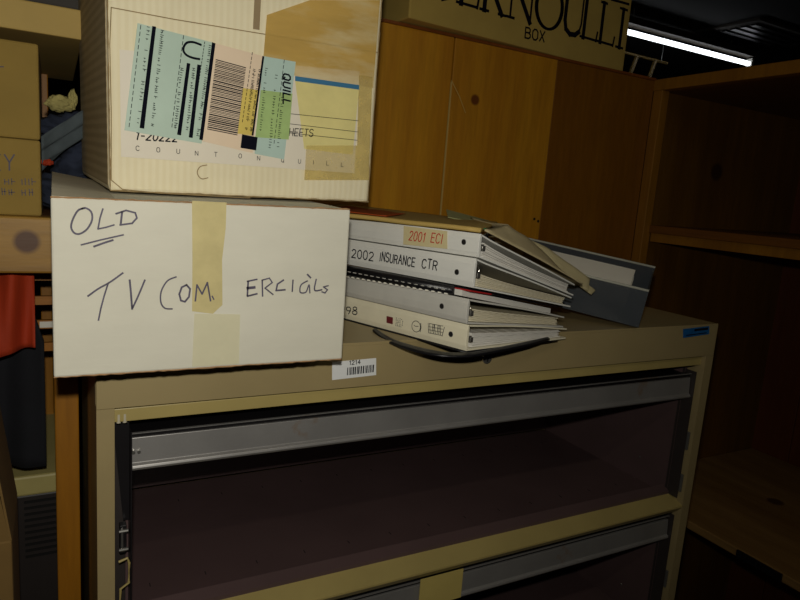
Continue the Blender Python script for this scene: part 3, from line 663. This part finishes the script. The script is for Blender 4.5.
q = MB().slab([(x, z(v)) for x, v in s], 0.0006).build('name_sticker', 'blue_sticker', t, label='small blue sticker')
b = MB(); b.stroke([(1.000, z(-0.0095)), (1.036, z(-0.0080))], 0.0045, 0.0008); b.stroke([(0.978, z(-0.0185)), (1.034, z(-0.0160))], 0.0018, 0.0008); b.build('print', 'ink_black', q)

for k in range(4):
    o = -PITCH * k
    # divider under this compartment
    zt = -0.3550 + o
    b = MB(); b.section([(0.030, z(zt)), (0.0, z(zt - 0.0135)), (0.0, z(zt - 0.0165)), (0.010, z(zt - 0.029)), (0.030, z(zt - 0.029))], 0.0215, 1.0455)
    b.build('divider', 'cab_edge', t, label='beige divider below compartment %s' % ('one', 'two', 'three', 'four')[k])
    # liner: floor, back, sides, ceiling
    b = MB()
    b.box(0.036, 1.040, 0.034, 0.40, z(zt - 0.012), z(zt - 0.004))
    b.section([(0.030, z(zt + 0.006)), (0.046, z(zt + 0.013)), (0.060, z(zt - 0.004)), (0.030, z(zt - 0.004))], 0.036, 1.040)
    b.box(0.036, 1.040, 0.398, 0.402, z(zt), z(-0.082 + o)); b.box(0.033, 0.036, 0.034, 0.402, z(zt - 0.01), z(-0.082 + o)); b.box(1.040, 1.043, 0.034, 0.402, z(zt - 0.01), z(-0.082 + o))
    b.box(0.033, 1.043, 0.05, 0.402, z(-0.080 + o), z(-0.077 + o))
    ln = b.build('compartment', 'liner', t, label='mauve-brown lined compartment')
    for i in range(13 if k == 0 else 0):
        for yy in (0.10, 0.33): MB().box(0.07 + i * 0.075, 0.0712 + i * 0.075, yy, yy + 0.008, z(zt - 0.0042), z(zt - 0.0036)).build('divider_slot', 'slot', ln)
    for yy, vv in ((0.25, -0.165), (0.165, -0.20), (0.11, -0.31)): MB().blob((1.0385, yy, z(vv + o)), (0.0015, 0.0028, 0.0028), 1, 0, 1, 0).build('rivet', 'chrome', ln)
    # flipper door, pushed up: steel front with a rolled lower lip
    b = MB()
    b.section([(0.020, z(-0.1075 + o)), (0.0180, z(-0.138 + o)), (0.0145, z(-0.1405 + o)), (0.0135, z(-0.1435 + o)), (0.0155, z(-0.1465 + o)), (0.020, z(-0.1475 + o)), (0.026, z(-0.146 + o)), (0.026, z(-0.1075 + o))], 0.0385, 1.0375, n=1,
              warp=lambda x, y, w: (x, y, w - (0.0025 if x > 0.5 else 0.0)))
    dr = b.build('flipper_door', 'rail', t, 0.0006, label='grey steel door edge pushed up')
    b = MB(); b.box(0.0385, 1.0375, 0.022, 0.030, z(-0.1070 + o), z(-0.1020 + o)); b.build('door_track', 'black_metal', dr); MB().box(0.0385, 1.0375, 0.018, 0.022, z(-0.1020 + o), z(-0.1012 + o)).build('top_edge', 'rail', dr)
    b = MB(); b.box(0.0385, 1.0375, 0.027, 0.38, z(-0.108 + o), z(-0.105 + o)); b.build('door_panel', 'black_metal', dr)
    for xx in (0.040, 0.046): MB().tube([(xx, 0.019, z(-0.124 + o)), (xx, 0.0145, z(-0.1235 + o))], 0.0020, 10).build('door_screw', 'chrome', dr)
    # the guide strips, springs and hooks at both ends
    MB().box(0.0365, 0.0380, 0.010, 0.034, z(zt), z(-0.096 + o)).build('guide_strip', 'black_metal', t)
    MB().hexa([(0.0300, 0.028, z(-0.215 + o)), (0.0365, 0.028, z(-0.215 + o)), (0.0365, 0.032, z(-0.215 + o)), (0.0300, 0.032, z(-0.215 + o)), (0.0185, 0.028, z(-0.086 + o)), (0.0365, 0.028, z(-0.086 + o)), (0.0365, 0.032, z(-0.086 + o)), (0.0185, 0.032, z(-0.086 + o))]).build('shutter_arm', 'black_metal', t)
    MB().box(1.0385, 1.0400, 0.010, 0.034, z(zt), z(-0.096 + o)).build('guide_strip', 'case_dark', t)
    MB().box(0.0185, 0.0375, 0.040, 0.044, z(zt), z(-0.086 + o)).build('inner_post', 'case_dark', t); MB().box(1.0385, 1.0455, 0.036, 0.040, z(zt), z(-0.086 + o)).build('inner_post', 'case_dark', t)
    for i in range(2): MB().tube([(0.0235 + i * 0.0065, 0.010, z(-0.083 + o)), (0.0235 + i * 0.0065, 0.010, z(-0.0725 + o))], 0.0024, 10).build('roller', 'box_inside', t)
    la = MB().box(0.0250, 0.0325, 0.014, 0.024, z(-0.250 + o), z(-0.214 + o)).build('latch', 'black_metal', t, 0.0008)
    for w in (-0.220, -0.244): MB().tube([(0.0240, 0.012, z(w + o)), (0.0340, 0.012, z(w + o))], 0.0022, 8).build('latch_pin', 'chrome', la)
    MB().box(0.0262, 0.0285, 0.011, 0.014, z(-0.246 + o), z(-0.218 + o)).build('latch_bar', 'chrome', la)
    for w in (-0.235, -0.323): MB().box(1.0400, 1.0445, 0.006, 0.020, z(w - 0.018 + o), z(w + 0.018 + o)).build('latch', 'steel', t, 0.0008)
    b = MB(); b.tube([(0.0235, 0.010, z(-0.258 + o)), (0.0330, 0.010, z(-0.255 + o)), (0.0350, 0.010, z(-0.262 + o)), (0.0345, 0.010, z(-0.288 + o)), (0.0255, 0.010, z(-0.294 + o)), (0.0235, 0.010, z(-0.345 + o))], 0.0016, 8)
    b.build('hook', 'cab_edge', t)
b = MB(); b.box(0.455, 0.535, 0.0120, 0.0134, z(-0.441), z(-0.390)); b.build('masking_tape', 'note', t, label='yellow tape piece on the second door edge')
MB().box(0.0215, 1.0455, 0.02, 0.03, 0.0, z(-0.355 - PITCH * 3 - 0.029)).build('kick_plate', 'cab', t)

# ================================================================ the two boxes at the left
t = thing('lettered_box', 'white cardboard box hand lettered OLD TV COMMERCIALS on the cabinet', 'box', (-0.0405, -0.075, 0.0))
MB().hexa([(0.0, 0, 0.001), (0.301, 0, 0.001), (0.300, 0.30, 0.001), (0.0, 0.30, 0.001), (0.0, 0, 0.1735), (0.3005, 0, 0.1775), (0.300, 0.30, 0.186), (0.002, 0.30, 0.185)]).build('box_body', 'white_board', t, 0.002)
b = MB()
b.grid(lambda u, v: (0.001 + 0.054 * u, 0.006 + 0.285 * v, 0.1745 + 0.012 * v + 0.008 * math.sin(min(1, v * 4) * math.pi / 2) * (1 - u)), 6, 16, 0.002)
b.build('top_flap', 'box_inside', t, label='grey side flap bulging up')
b = MB()
def ragged(p, q, n, r):
    pts = [(p[0] + (q[0] - p[0]) * i / n, p[1] + random.uniform(-.0004, .0004), p[2] + (q[2] - p[2]) * i / n + random.uniform(-.0004, .0004)) for i in range(n + 1)]
    b.tube(pts, [r * random.uniform(0.6, 1.2) for _ in pts], 6)
ragged((0.0, 0.0012, 0.1738), (0.3, 0.0012, 0.1778), 60, 0.0009); b.build('torn_edge', 'kraft', t, label='brown torn edge')
b = MB(); ragged((0.0, 0.001, 0.0012), (0.3, 0.001, 0.0012), 60, 0.0010); b.build('torn_edge', 'kraft', t, label='brown torn edge')
b = MB(); b.slab(MARKS['white_tape'][0], 0.0005)
tp = b.build('packing_tape', 'tape', t, label='yellowed packing tape')
b = MB(); b.slab([(x, max(v, 0.0035)) for x, v in MARKS['white_tape2'][0]], 0.0004); b.build('packing_tape', 'tape_faint', t, label='clear packing tape lower down')
b = MB()
for i, s in enumerate(MARKS['white_ink']): b.stroke(smooth([tuple(p) for p in s]) if i in (0, 2, 5, 6, 9, 10, 22, 24, 28) else [tuple(p) for p in s], (0.0017, 0.0015, 0.0019)[i % 3] if i not in (16,) else 0.0030, 0.0008)
b.build('marker_lettering', 'ink', t, label='dark marker lettering')

t = thing('shipping_box', 'large cream carton with shipping labels stacked on the white lettered box', 'box', (0.0147, 0.0098, 0.1794), (0.0453, -0.01735, 0.05276))
W, D, H = 0.316, 0.295, 0.30
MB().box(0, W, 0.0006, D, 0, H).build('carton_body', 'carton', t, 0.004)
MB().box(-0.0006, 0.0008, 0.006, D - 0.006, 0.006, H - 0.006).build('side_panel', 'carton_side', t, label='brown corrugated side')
def lay(name, key, mat, th, par=None, label=None):
    b = MB()
    for s in MARKS[key]: b.slab([tuple(p) for p in s], th)
    return b.build(name, mat, par or t, label=label)
cr = MB()
for s in MARKS['u_crease']: cr.stroke([tuple(p) for p in s], 0.0010, 0.0003)
for s in MARKS['u_curl']: cr.stroke(smooth([tuple(p) for p in s]), 0.0010, 0.0003)
cr.build('board_creases', 'crease', t)
for p_, q_ in (((0.001, 0.0008, 0.001), (W, 0.0008, 0.001)), ((0.001, 0.0012, 0.001), (0.001, 0.0012, H)), ((W - .001, 0.0014, 0.001), (W - .001, 0.0014, H))):
    b = MB(); ragged(p_, q_, 50, 0.0009); b.build('worn_edge', 'crease', t)
sheet = lay('printed_panel', 'u_sheet', 'sheet', 0.0005, label='white printed panel')
lay('blue_stripe', 'u_blue', 'blue_ink', 0.0012, sheet)
lay('packing_tape', 'u_tape1', 'tape_old', 0.0009, label='aged brown tape across the top')
lay('packing_tape', 'u_tape2', 'tape_pale', 0.0009, label='aged brown tape at the right corner')
yl = MB(); q = MARKS['u_blue'][0]; w2 = MARKS['u_sheet'][0]
yl.slab([tuple(q[3]), tuple(q[2]), (0.2875, 0.060), (0.2205, 0.062)], 0.0007); yl.build('taped_over_area', plain('tape_over_print', (228, 216, 146), 0.35, var=0.12, scale=20), sheet)
b = MB()
for s in MARKS['u_lines']: b.stroke([tuple(p) for p in s], 0.0006, 0.0013)
text(b, 'SHEETS', (MARKS['u_sheets'][0][0][0] - 0.005, MARKS['u_sheets'][0][0][1]), tuple(MARKS['u_sheets'][0][1]), 0.0085, 0.0010, 0.0013, 0.15)
text(b, '1-20222', tuple(MARKS['u_num'][0][0]), tuple(MARKS['u_num'][0][1]), 0.0090, 0.0014, 0.00056, 0.25)
for c, s in zip('COUNTONQUILL', MARKS['u_count']):
    mx = (s[0][0] + s[1][0]) / 2; mz = s[0][1]
    text(b, c, (mx - 0.0016, mz), (mx + 0.0016, mz), 0.0048, 0.0006, 0.0013)
b.build('printed_text', 'ink_black', sheet)
lay('tan_strip', 'u_strip', 'strip', 0.0008, label='small tan strip')
ship = lay('shipping_label', 'u_teal', 'teal', 0.0014, label='pale teal shipping label')
lay('peach_section', 'u_peach', 'peach', 0.0014, ship); lay('right_section', 'u_right', 'pale_blue', 0.0014, ship)
lay('yellow_mark', 'u_yellow', 'yellow', 0.0017, ship); lay('green_mark', 'u_green', 'green', 0.0017, ship)
b = MB(); th = 0.0020
for s in MARKS['u_bars']: b.slab([tuple(p) for p in s], th)
for s in MARKS['u_dash']: dashes(b, tuple(s[0]), tuple(s[1]), 16, 0.0007, th)
b.stroke(smooth([tuple(p) for p in MARKS['u_U'][0]]), 0.0023, th)
A, B_, C_, D_ = [tuple(p) for p in MARKS['u_code'][0]]
n = 44; f = 0.0
while f < 1:
    g = f + random.choice((0.008, 0.012, 0.018)); g = min(g, 1)
    b.slab([lerp(A, D_, g), lerp(B_, C_, g), lerp(B_, C_, f), lerp(A, D_, f)], th); f = g + random.choice((0.010, 0.014))
for i, s in enumerate(MARKS['u_text']): ticks(b, tuple(s[0]), tuple(s[1]), 46 if i in (1, 4, 5, 6) else 26, 0.0014, 0.0036, 0.00065, th)
qa, qb = MARKS['u_quill'][0]; text(b, 'QUILL', tuple(qa), tuple(qb), 0.0088, 0.0019, th, 0.15)
b.build('label_print', 'ink_black', ship)

# ================================================================ the stack of binders
YAW = R(-70)
def droop(x, y, zz): return (x, y, zz - 0.008 * min(1, y / 0.235) * max(0.0, 1 + (x - 0.1 * y) / 0.14))
def binder(label, dx, dy, zb, zt, fb, ft, mat, pmat, L=0.295, D=0.235, fill=0.75, s_off=0.0):
    t = thing('ring_binder', label, 'binder', (0.438 + dx, -0.076 + dy, 0.0), (0, 0, YAW), 'ring binders stacked on the cabinet')
    h = zt - zb; k = 0.0022; n = 12
    bot = [(D * i / n, zb + (fb - zb) * (i / n)) for i in range(n + 1)]
    top = [(D * i / n, zt + (ft - zt) * ((i / n) ** 0.9) + 0.0025 * math.sin(math.pi * i / n)) for i in range(n + 1)]
    MB().section(bot + [(y, v + k) for y, v in bot[::-1]], -L, 0, 0.1, 14, droop).build('cover', mat, t, label='bottom cover')
    MB().section(top + [(y, v - k) for y, v in top[::-1]], -L, 0, 0.1, 14, droop).build('cover', mat, t, label='top cover')
    MB().section([(0, zb), (-0.0022, zb + h * .2), (-0.0026, zb + h * .5), (-0.0022, zb + h * .8), (0, zt), (0.0026, zt - 0.001), (0.0026, zb + 0.001)], -L, 0, 0.1).build('spine', mat, t, 0.0006)
    # page layers
    b = MB(); m = 7; Dp = D - 0.010
    def lo(y): return zb + (fb - zb) * (y / D) + 0.0028
    def hi(y):
        u = y / D; return min(zb + h * fill + (ft - zb - h * fill) * (u ** 0.8), zt + (ft - zt) * (u ** 0.9)) - 0.0030
    for j in range(m):
        a0, a1 = j / m, (j + 0.99) / m; e = random.uniform(-0.003, 0.0); dd = random.uniform(-0.005, 0.002); ys = [0.014 + (Dp + dd - 0.014) * i / 14 for i in range(15)]
        out = [(y, lo(y) + (hi(y) - lo(y)) * a0) for y in ys] + [(y, lo(y) + (hi(y) - lo(y)) * a1 - 0.0002) for y in ys[::-1]]
        b.section(out, -L + 0.008, -0.004 + e, 0.1, 14, droop)
    b.build('pages', pmat, t)
    # ring mechanism at the spine
    b = MB(); zc = zb + h * 0.45
    b.box(-L + 0.02, -0.010, 0.0030, 0.0060, zc - 0.006, zc + 0.006); b.box(-0.010, -0.002, 0.0035, 0.0125, zc - 0.003, zc + 0.003); b.box(-0.006, -0.001, 0.009, 0.015, zc - 0.006, zc + 0.001)
    rr = h * 0.36
    for s in (-0.016, -0.148, -0.278):
        b.tube([(s, 0.004 + rr + rr * math.cos(a_), zc + rr * 0.9 * math.sin(a_)) for a_ in [2 * math.pi * q / 20 for q in range(20)]], 0.0012, 8, closed=True)
    b.build('ring_mechanism', 'chrome', t, 0.0003)
    return t, h
def hole(t, key, r=0.0032):
    x, v = MARKS[key][0][0]
    o = MB().disc(x, v, r, 0.0004, 20, -0.0028).build('finger_hole', 'slot', t)
    o2 = MB(); n = 20
    o2.tube([(x + (r + .0003) * math.cos(2 * math.pi * q / n), -0.0028, v + (r + .0003) * math.sin(2 * math.pi * q / n)) for q in range(n)], 0.0004, 6, closed=True)
    o2.build('hole_rim', 'steel', t)
def spine_ink(t, name, mat, fn, label=None):
    b = MB(); fn(b)
    for v in b.bm.verts: v.co.y -= 0.0028
    return b.build(name, mat, t, label=label)

t4, h = binder('cream white binder at the bottom of the stack, with logos on its spine', 0, 0, 0.0015, 0.0366, 0.0015, 0.018, 'vinyl_cream', 'pages')
hole(t4, 'h4'); S4 = MARKS['s4']
def f4(b):
    text(b, '1998', tuple(S4[0][0]), tuple(S4[0][1]), 0.0110, 0.0015, 0.0004, 0.1, 0.1)
    cx, cz = S4[3][0]; r = 0.0078
    b.stroke([(cx + r * math.cos(2 * math.pi * i / 24), cz + r * math.sin(2 * math.pi * i / 24)) for i in range(25)], 0.0009, 0.0004)
    b.stroke([(cx - .004, cz + .001), (cx - .001, cz), (cx + .004, cz + .001)], 0.0008, 0.0004); b.stroke([(cx + r, cz + .006), (cx + r + .0012, cz), (cx + r, cz - .006)], 0.0012, 0.0004)
    x0, z1 = S4[4][0]; x1, z0 = S4[4][1]
    for i in range(9): b.stroke([(x0 + (x1 - x0) * i / 8, z0 + random.uniform(0, .002)), (x0 + (x1 - x0) * (i + random.uniform(-1, 1)) / 8, z1)], 0.0009, 0.0004)
    for i in range(4): b.stroke([(x0, z0 + (z1 - z0) * i / 3), (x1, z0 + (z1 - z0) * i / 3 + .001)], 0.0007, 0.0004)
    x0, z1 = S4[2][0]; x1, z0 = S4[2][1]
    for i in range(5): ticks(b, (x0, z0 + (z1 - z0) * i / 5), (x1, z0 + (z1 - z0) * i / 5), 6, 0.001, 0.0022, 0.0006, 0.0004)
spine_ink(t4, 'spine_print', 'ink_black', f4)
spine_ink(t4, 'logo_square', 'maroon', lambda b: b.slab([tuple(p) for p in S4[1]], 0.0004), 'maroon square')
t3, h = binder('thin pale grey binder between the comb bound book and the cream binder', -0.004, -0.001, 0.0385, 0.0715, 0.0205, 0.0375, 'vinyl_grey', 'pages_cream', D=0.228)
hole(t3, 'h3')
t2, h = binder('white binder hand lettered 2002 INSURANCE CTR on its spine', 0.002, 0, 0.0860, 0.1245, 0.0520, 0.0680, 'vinyl', 'pages_cream', fill=0.68)
hole(t2, 'h2'); T2 = MARKS['s2t']
def f2(b):
    for w_, s in zip(('2002', 'INSURANCE', 'CTR'), T2): text(b, w_, tuple(s[0]), (s[1][0], s[0][1]), 0.0125, 0.0017, 0.0004, 0.05, 0.06)
spine_ink(t2, 'spine_lettering', 'ink_black', f2)
t1, h = binder('white binder with red 2001 label on its spine, top of the stack', 0.008, 0.003, 0.1255, 0.1560, 0.0695, 0.0880, 'vinyl', 'pages', fill=0.95)
hole(t1, 'h1')
q = [tuple(p) for p in MARKS['s1'][0]]; q = [(q[0][0], 0.1545), (q[1][0], 0.1545), q[2], q[3]]
lb = spine_ink(t1, 'spine_label', 'manila_light', lambda b: b.slab(q, 0.0004), 'buff spine label')
T1 = MARKS['s1t']
def f1(b):
    text(b, '2001', tuple(T1[0][0]), tuple(T1[0][1]), 0.0125, 0.0014, 0.0009, 0.15); text(b, 'ECI', tuple(T1[1][0]), tuple(T1[1][1]), 0.0125, 0.0014, 0.0009, 0.1)
o = spine_ink(t1, 'red_lettering', 'red_ink', f1); o.parent = lb

t = thing('comb_bound_book', 'black comb bound book with red back cover squeezed between two white binders', 'book', (0.434, -0.074, 0.0), (0, 0, YAW + 0.02))
def wdg(z0, z1, f0, f1, D=0.222): return [(0, z0), (D, f0), (D, f1), (0, z1)]
MB().section(wdg(0.0835, 0.0852, 0.0500, 0.0513), -0.285, -0.002, 0.1, 12, droop).build('front_cover', 'black_vinyl', t)
MB().section(wdg(0.0812, 0.0832, 0.0756, 0.0774, 0.045), -0.285, 0.003, 0.1, 12, droop).build('red_divider', 'red', t, label='red card edge')
MB().section(wdg(0.0735, 0.0812, 0.0400, 0.0474, 0.215), -0.283, -0.010, 0.1, 12, droop).build('pages', 'pages', t)
b = MB(); b.tube([(-0.285, -0.004, 0.0775), (-0.15, -0.003, 0.0783), (-0.022, -0.002, 0.0792)], [0.0100, 0.0080, 0.0058], 14)
b.build('comb', 'black_vinyl', t, smooth=True)
b = MB()
for i in range(24):
    s_ = -0.280 + i * 0.0107; k_ = i / 23; b.box(s_, s_ + 0.0046, -0.0105 + 0.004 * k_, -0.0040, 0.0680 + 0.0045 * k_, 0.0715 + 0.003 * k_)
b.build('comb_gaps', 'paper', t, label='white gaps between the comb teeth')
b = MB()
for i in range(22):
    s_ = -0.280 + i * 0.0115; k_ = i / 21; b.box(s_, s_ + 0.0066, -0.0143 + 0.0062 * k_, -0.0100 + 0.004 * k_, 0.0782, 0.0792)
b.build('comb_ridge', 'vinyl_grey', t)

t = thing('black_portfolio', 'black vinyl portfolio lying under the binders, its flap curling over the cabinet edge', 'folder', (0.438, -0.076, 0.0), (0, 0, YAW))
MB().grid(lambda u, v: (-0.30 + 0.30 * u + 0.02 * v, -0.004 + 0.22 * v, 0.0008 - (0.008 * v * max(0, (u - 0.55) / 0.45))), 16, 10, 0.0016).build('cover', 'black_vinyl', t, smooth=True)
FL = [(-0.150, -0.024), (-0.118, -0.040), (-0.090, -0.046), (-0.059, -0.049), (-0.028, -0.046), (-0.006, -0.035), (0.010, -0.011), (0.016, 0.026), (0.022, 0.115), (0.020, 0.190)]
def flap_pt(u, v):
    k = u * (len(FL) - 1); i = min(int(k), len(FL) - 2); f = k - i
    def cr(a, b, c, d): return 0.5 * ((2 * b) + (-a + c) * f + (2 * a - 5 * b + 4 * c - d) * f * f + (-a + 3 * b - 3 * c + d) * f ** 3)
    p = [FL[max(i - 1, 0)], FL[i], FL[i + 1], FL[min(i + 2, len(FL) - 1)]]
    x = cr(*[q[0] for q in p]); y = cr(*[q[1] for q in p]); w = 0.012 * math.sin(math.pi * (0.04 + 0.92 * u)) ** 0.5
    cx, cy = -0.06, 0.12; d = math.hypot(cx - x, cy - y)
    return (x + (cx - x) / d * w * v, y + (cy - y) / d * w * v, 0.0035 - 0.0045 * min(1, u * 5) + 0.002 * v)
MB().grid(flap_pt, 60, 4, 0.0030).build('flap', 'black_vinyl', t, smooth=True)

# ---- loose papers on top
def sheet_thing(name, label, cat, mat, P00, P10, P01, P11, th=0.001, crumple=0.0, n=14, sag=0.0, loc=(0, 0, 0)):
    def fn(u, v):
        p = Vector(P00) * (1 - u) * (1 - v) + Vector(P10) * u * (1 - v) + Vector(P01) * (1 - u) * v + Vector(P11) * u * v
        p.z += crumple * noise.noise(Vector((u * 4, v * 4, len(label) * 0.37))) * 2 - sag * math.sin(math.pi * u)
        return p
    return tag(MB().grid(fn, n, n, th).build(name, mat, smooth=crumple > 0), label, cat, loc=loc)
sheet_thing('manila_folder', 'yellow-brown manila folder lying flat on the topmost binder', 'folder', 'manila', (0.300, 0.185, 0.1655), (0.452, -0.062, 0.1622), (0.43, 0.36, 0.1720), (0.600, 0.10, 0.1655), 0.0055, 0.0004)
sheet_thing('orange_leaflet', 'orange-red leaflet half hidden by the boxes on the topmost binder', 'leaflet', 'orange_paper', (0.310, 0.160, 0.1685), (0.375, 0.060, 0.1670), (0.40, 0.26, 0.172), (0.45, 0.14, 0.169), 0.0010, 0.0004)
def draped(name, label, cat, mat, front, ridge, back, th, cr, seed):
    """a sheet lying over a ridge: three rows of points, each running downhill to the open side"""
    def row(r, u):
        k = u * (len(r) - 1); i = min(int(k), len(r) - 2); return Vector(r[i]).lerp(Vector(r[i + 1]), k - i)
    def fn(u, v):
        p = row(front, u).lerp(row(ridge, u), v / 0.4) if v < 0.4 else row(ridge, u).lerp(row(back, u), (v - 0.4) / 0.6)
        p.z += cr * noise.noise(Vector((u * 5 + seed, v * 4, seed))) * 2 * min(1, v * 4)
        return p
    return tag(MB().grid(fn, 20, 15, th).build(name, mat, smooth=True), label, cat)
draped('buff_envelope', 'crumpled buff envelope draped over the open side of the stack', 'envelope', 'envelope',
       [(0.456, -0.066, 0.1615), (0.572, -0.046, 0.1225), (0.684, -0.023, 0.0825)], [(0.530, -0.018, 0.1665), (0.574, -0.008, 0.1500), (0.619, 0.002, 0.1290), (0.706, 0.016, 0.0740)],
       [(0.560, 0.120, 0.1680), (0.650, 0.130, 0.1250), (0.700, 0.100, 0.0740)], 0.0018, 0.0015, 1.3)
draped('cream_folder', 'upper cream folder sticking out right of the buff envelope', 'folder', 'manila_light',
       [(0.590, 0.012, 0.136), (0.665, 0.015, 0.1010), (0.742, 0.022, 0.0640)], [(0.600, 0.030, 0.148), (0.661, 0.036, 0.1290), (0.768, 0.046, 0.0800)],
       [(0.600, 0.120, 0.140), (0.690, 0.120, 0.115), (0.770, 0.110, 0.0850)], 0.0030, 0.0006, 4.1)
draped('cream_folder', 'lower cream folder with narrow pointed tip beneath the other cream folder', 'folder', 'manila_light',
       [(0.600, 0.012, 0.126), (0.680, 0.018, 0.0920), (0.757, 0.028, 0.0560)], [(0.610, 0.030, 0.135), (0.690, 0.038, 0.1060), (0.780, 0.042, 0.0600)],
       [(0.600, 0.110, 0.130), (0.690, 0.110, 0.100), (0.770, 0.100, 0.0620)], 0.0016, 0.0004, 7.7)
sheet_thing('green_notebook', 'corner of an olive green notebook showing behind the top manila folder', 'notebook', 'green_card', (0.504, 0.100, 0.169), (0.607, 0.100, 0.157), (0.522, 0.135, 0.1795), (0.640, 0.135, 0.160), 0.0016)
sheet_thing('green_tab', 'tiny bright green tab at the corner of the top binder', 'tab', 'green_tab', (0.470, -0.035, 0.1625), (0.490, -0.037, 0.1580), (0.478, -0.025, 0.1630), (0.498, -0.027, 0.1590), 0.0006)

# ---- the smoke grey tray and the papers in it
TR = ((0.839, -0.009, 0.003), (0.1265, -0.1493, 0.6806))
t = thing('file_tray', 'smoke grey plastic tray tilted on the cabinet right of the binders', 'tray', *TR)
TW, TL, TH_ = 0.179, 0.33, 0.067; k = 0.0028
BW = TW + 0.014
b = MB(); b.box(0, BW, 0, TL, 0, k); b.box(0, k, 0, TL, k, TH_)
b.hexa([(BW - k, 0, 0), (BW, 0, 0), (BW, TL, 0), (BW - k, TL, 0), (TW - k, 0, TH_), (TW, 0, TH_), (TW, TL, TH_), (TW - k, TL, TH_)])
b.hexa([(k, 0, k), (BW - k, 0, k), (BW - k, k, k), (k, k, k), (k, 0, TH_ - .004), (TW - k, 0, TH_ - .004), (TW - k, k, TH_ - .004), (k, k, TH_ - .004)])
b.hexa([(k, TL - k, k), (BW - k, TL - k, k), (BW - k, TL, k), (k, TL, k), (k, TL - k, TH_), (TW - k, TL - k, TH_), (TW - k, TL, TH_), (k, TL, TH_)])
b.build('tray_body', 'smoke', t)
b = MB(); b.tube([(TW - 0.001, 0.0, TH_), (TW - 0.001, TL, TH_), (0.001, TL, TH_), (0.001, 0.0, TH_)], 0.0022, 8); b.build('rim', 'smoke_rim', t, smooth=True)
t2_ = thing('paper_stack', 'white paper stack lying inside the smoke grey tray', 'paper', *TR)
b = MB()
for i in range(9):
    xa, xb, ya = 0.006 + random.uniform(0, .003), 0.160 - random.uniform(0, .003), 0.034 + random.uniform(-.003, .003); za, zb_ = 0.0035 + i * 0.0022, 0.0045 + i * 0.0060
    b.hexa([(xa, ya, za), (xb, ya, zb_), (xb, 0.31, zb_), (xa, 0.31, za), (xa, ya, za + .0021), (xb, ya, zb_ + .0058), (xb, 0.31, zb_ + .0058), (xa, 0.31, za + .0021)])
b.build('sheets', 'paper', t2_)
t = thing('file_bundle', 'buff file bundle propping up the far end of the tray', 'papers', (0.72, 0.24, 0.0), (0, 0, 0.6806))
MB().hexa([(0.0, 0.0, 0), (0.15, 0.0, 0), (0.15, 0.16, 0), (0, 0.16, 0), (0, 0.0, 0.024), (0.15, 0.0, 0.046), (0.15, 0.16, 0.060), (0, 0.16, 0.040)]).build('bundle', 'pages_cream', t)
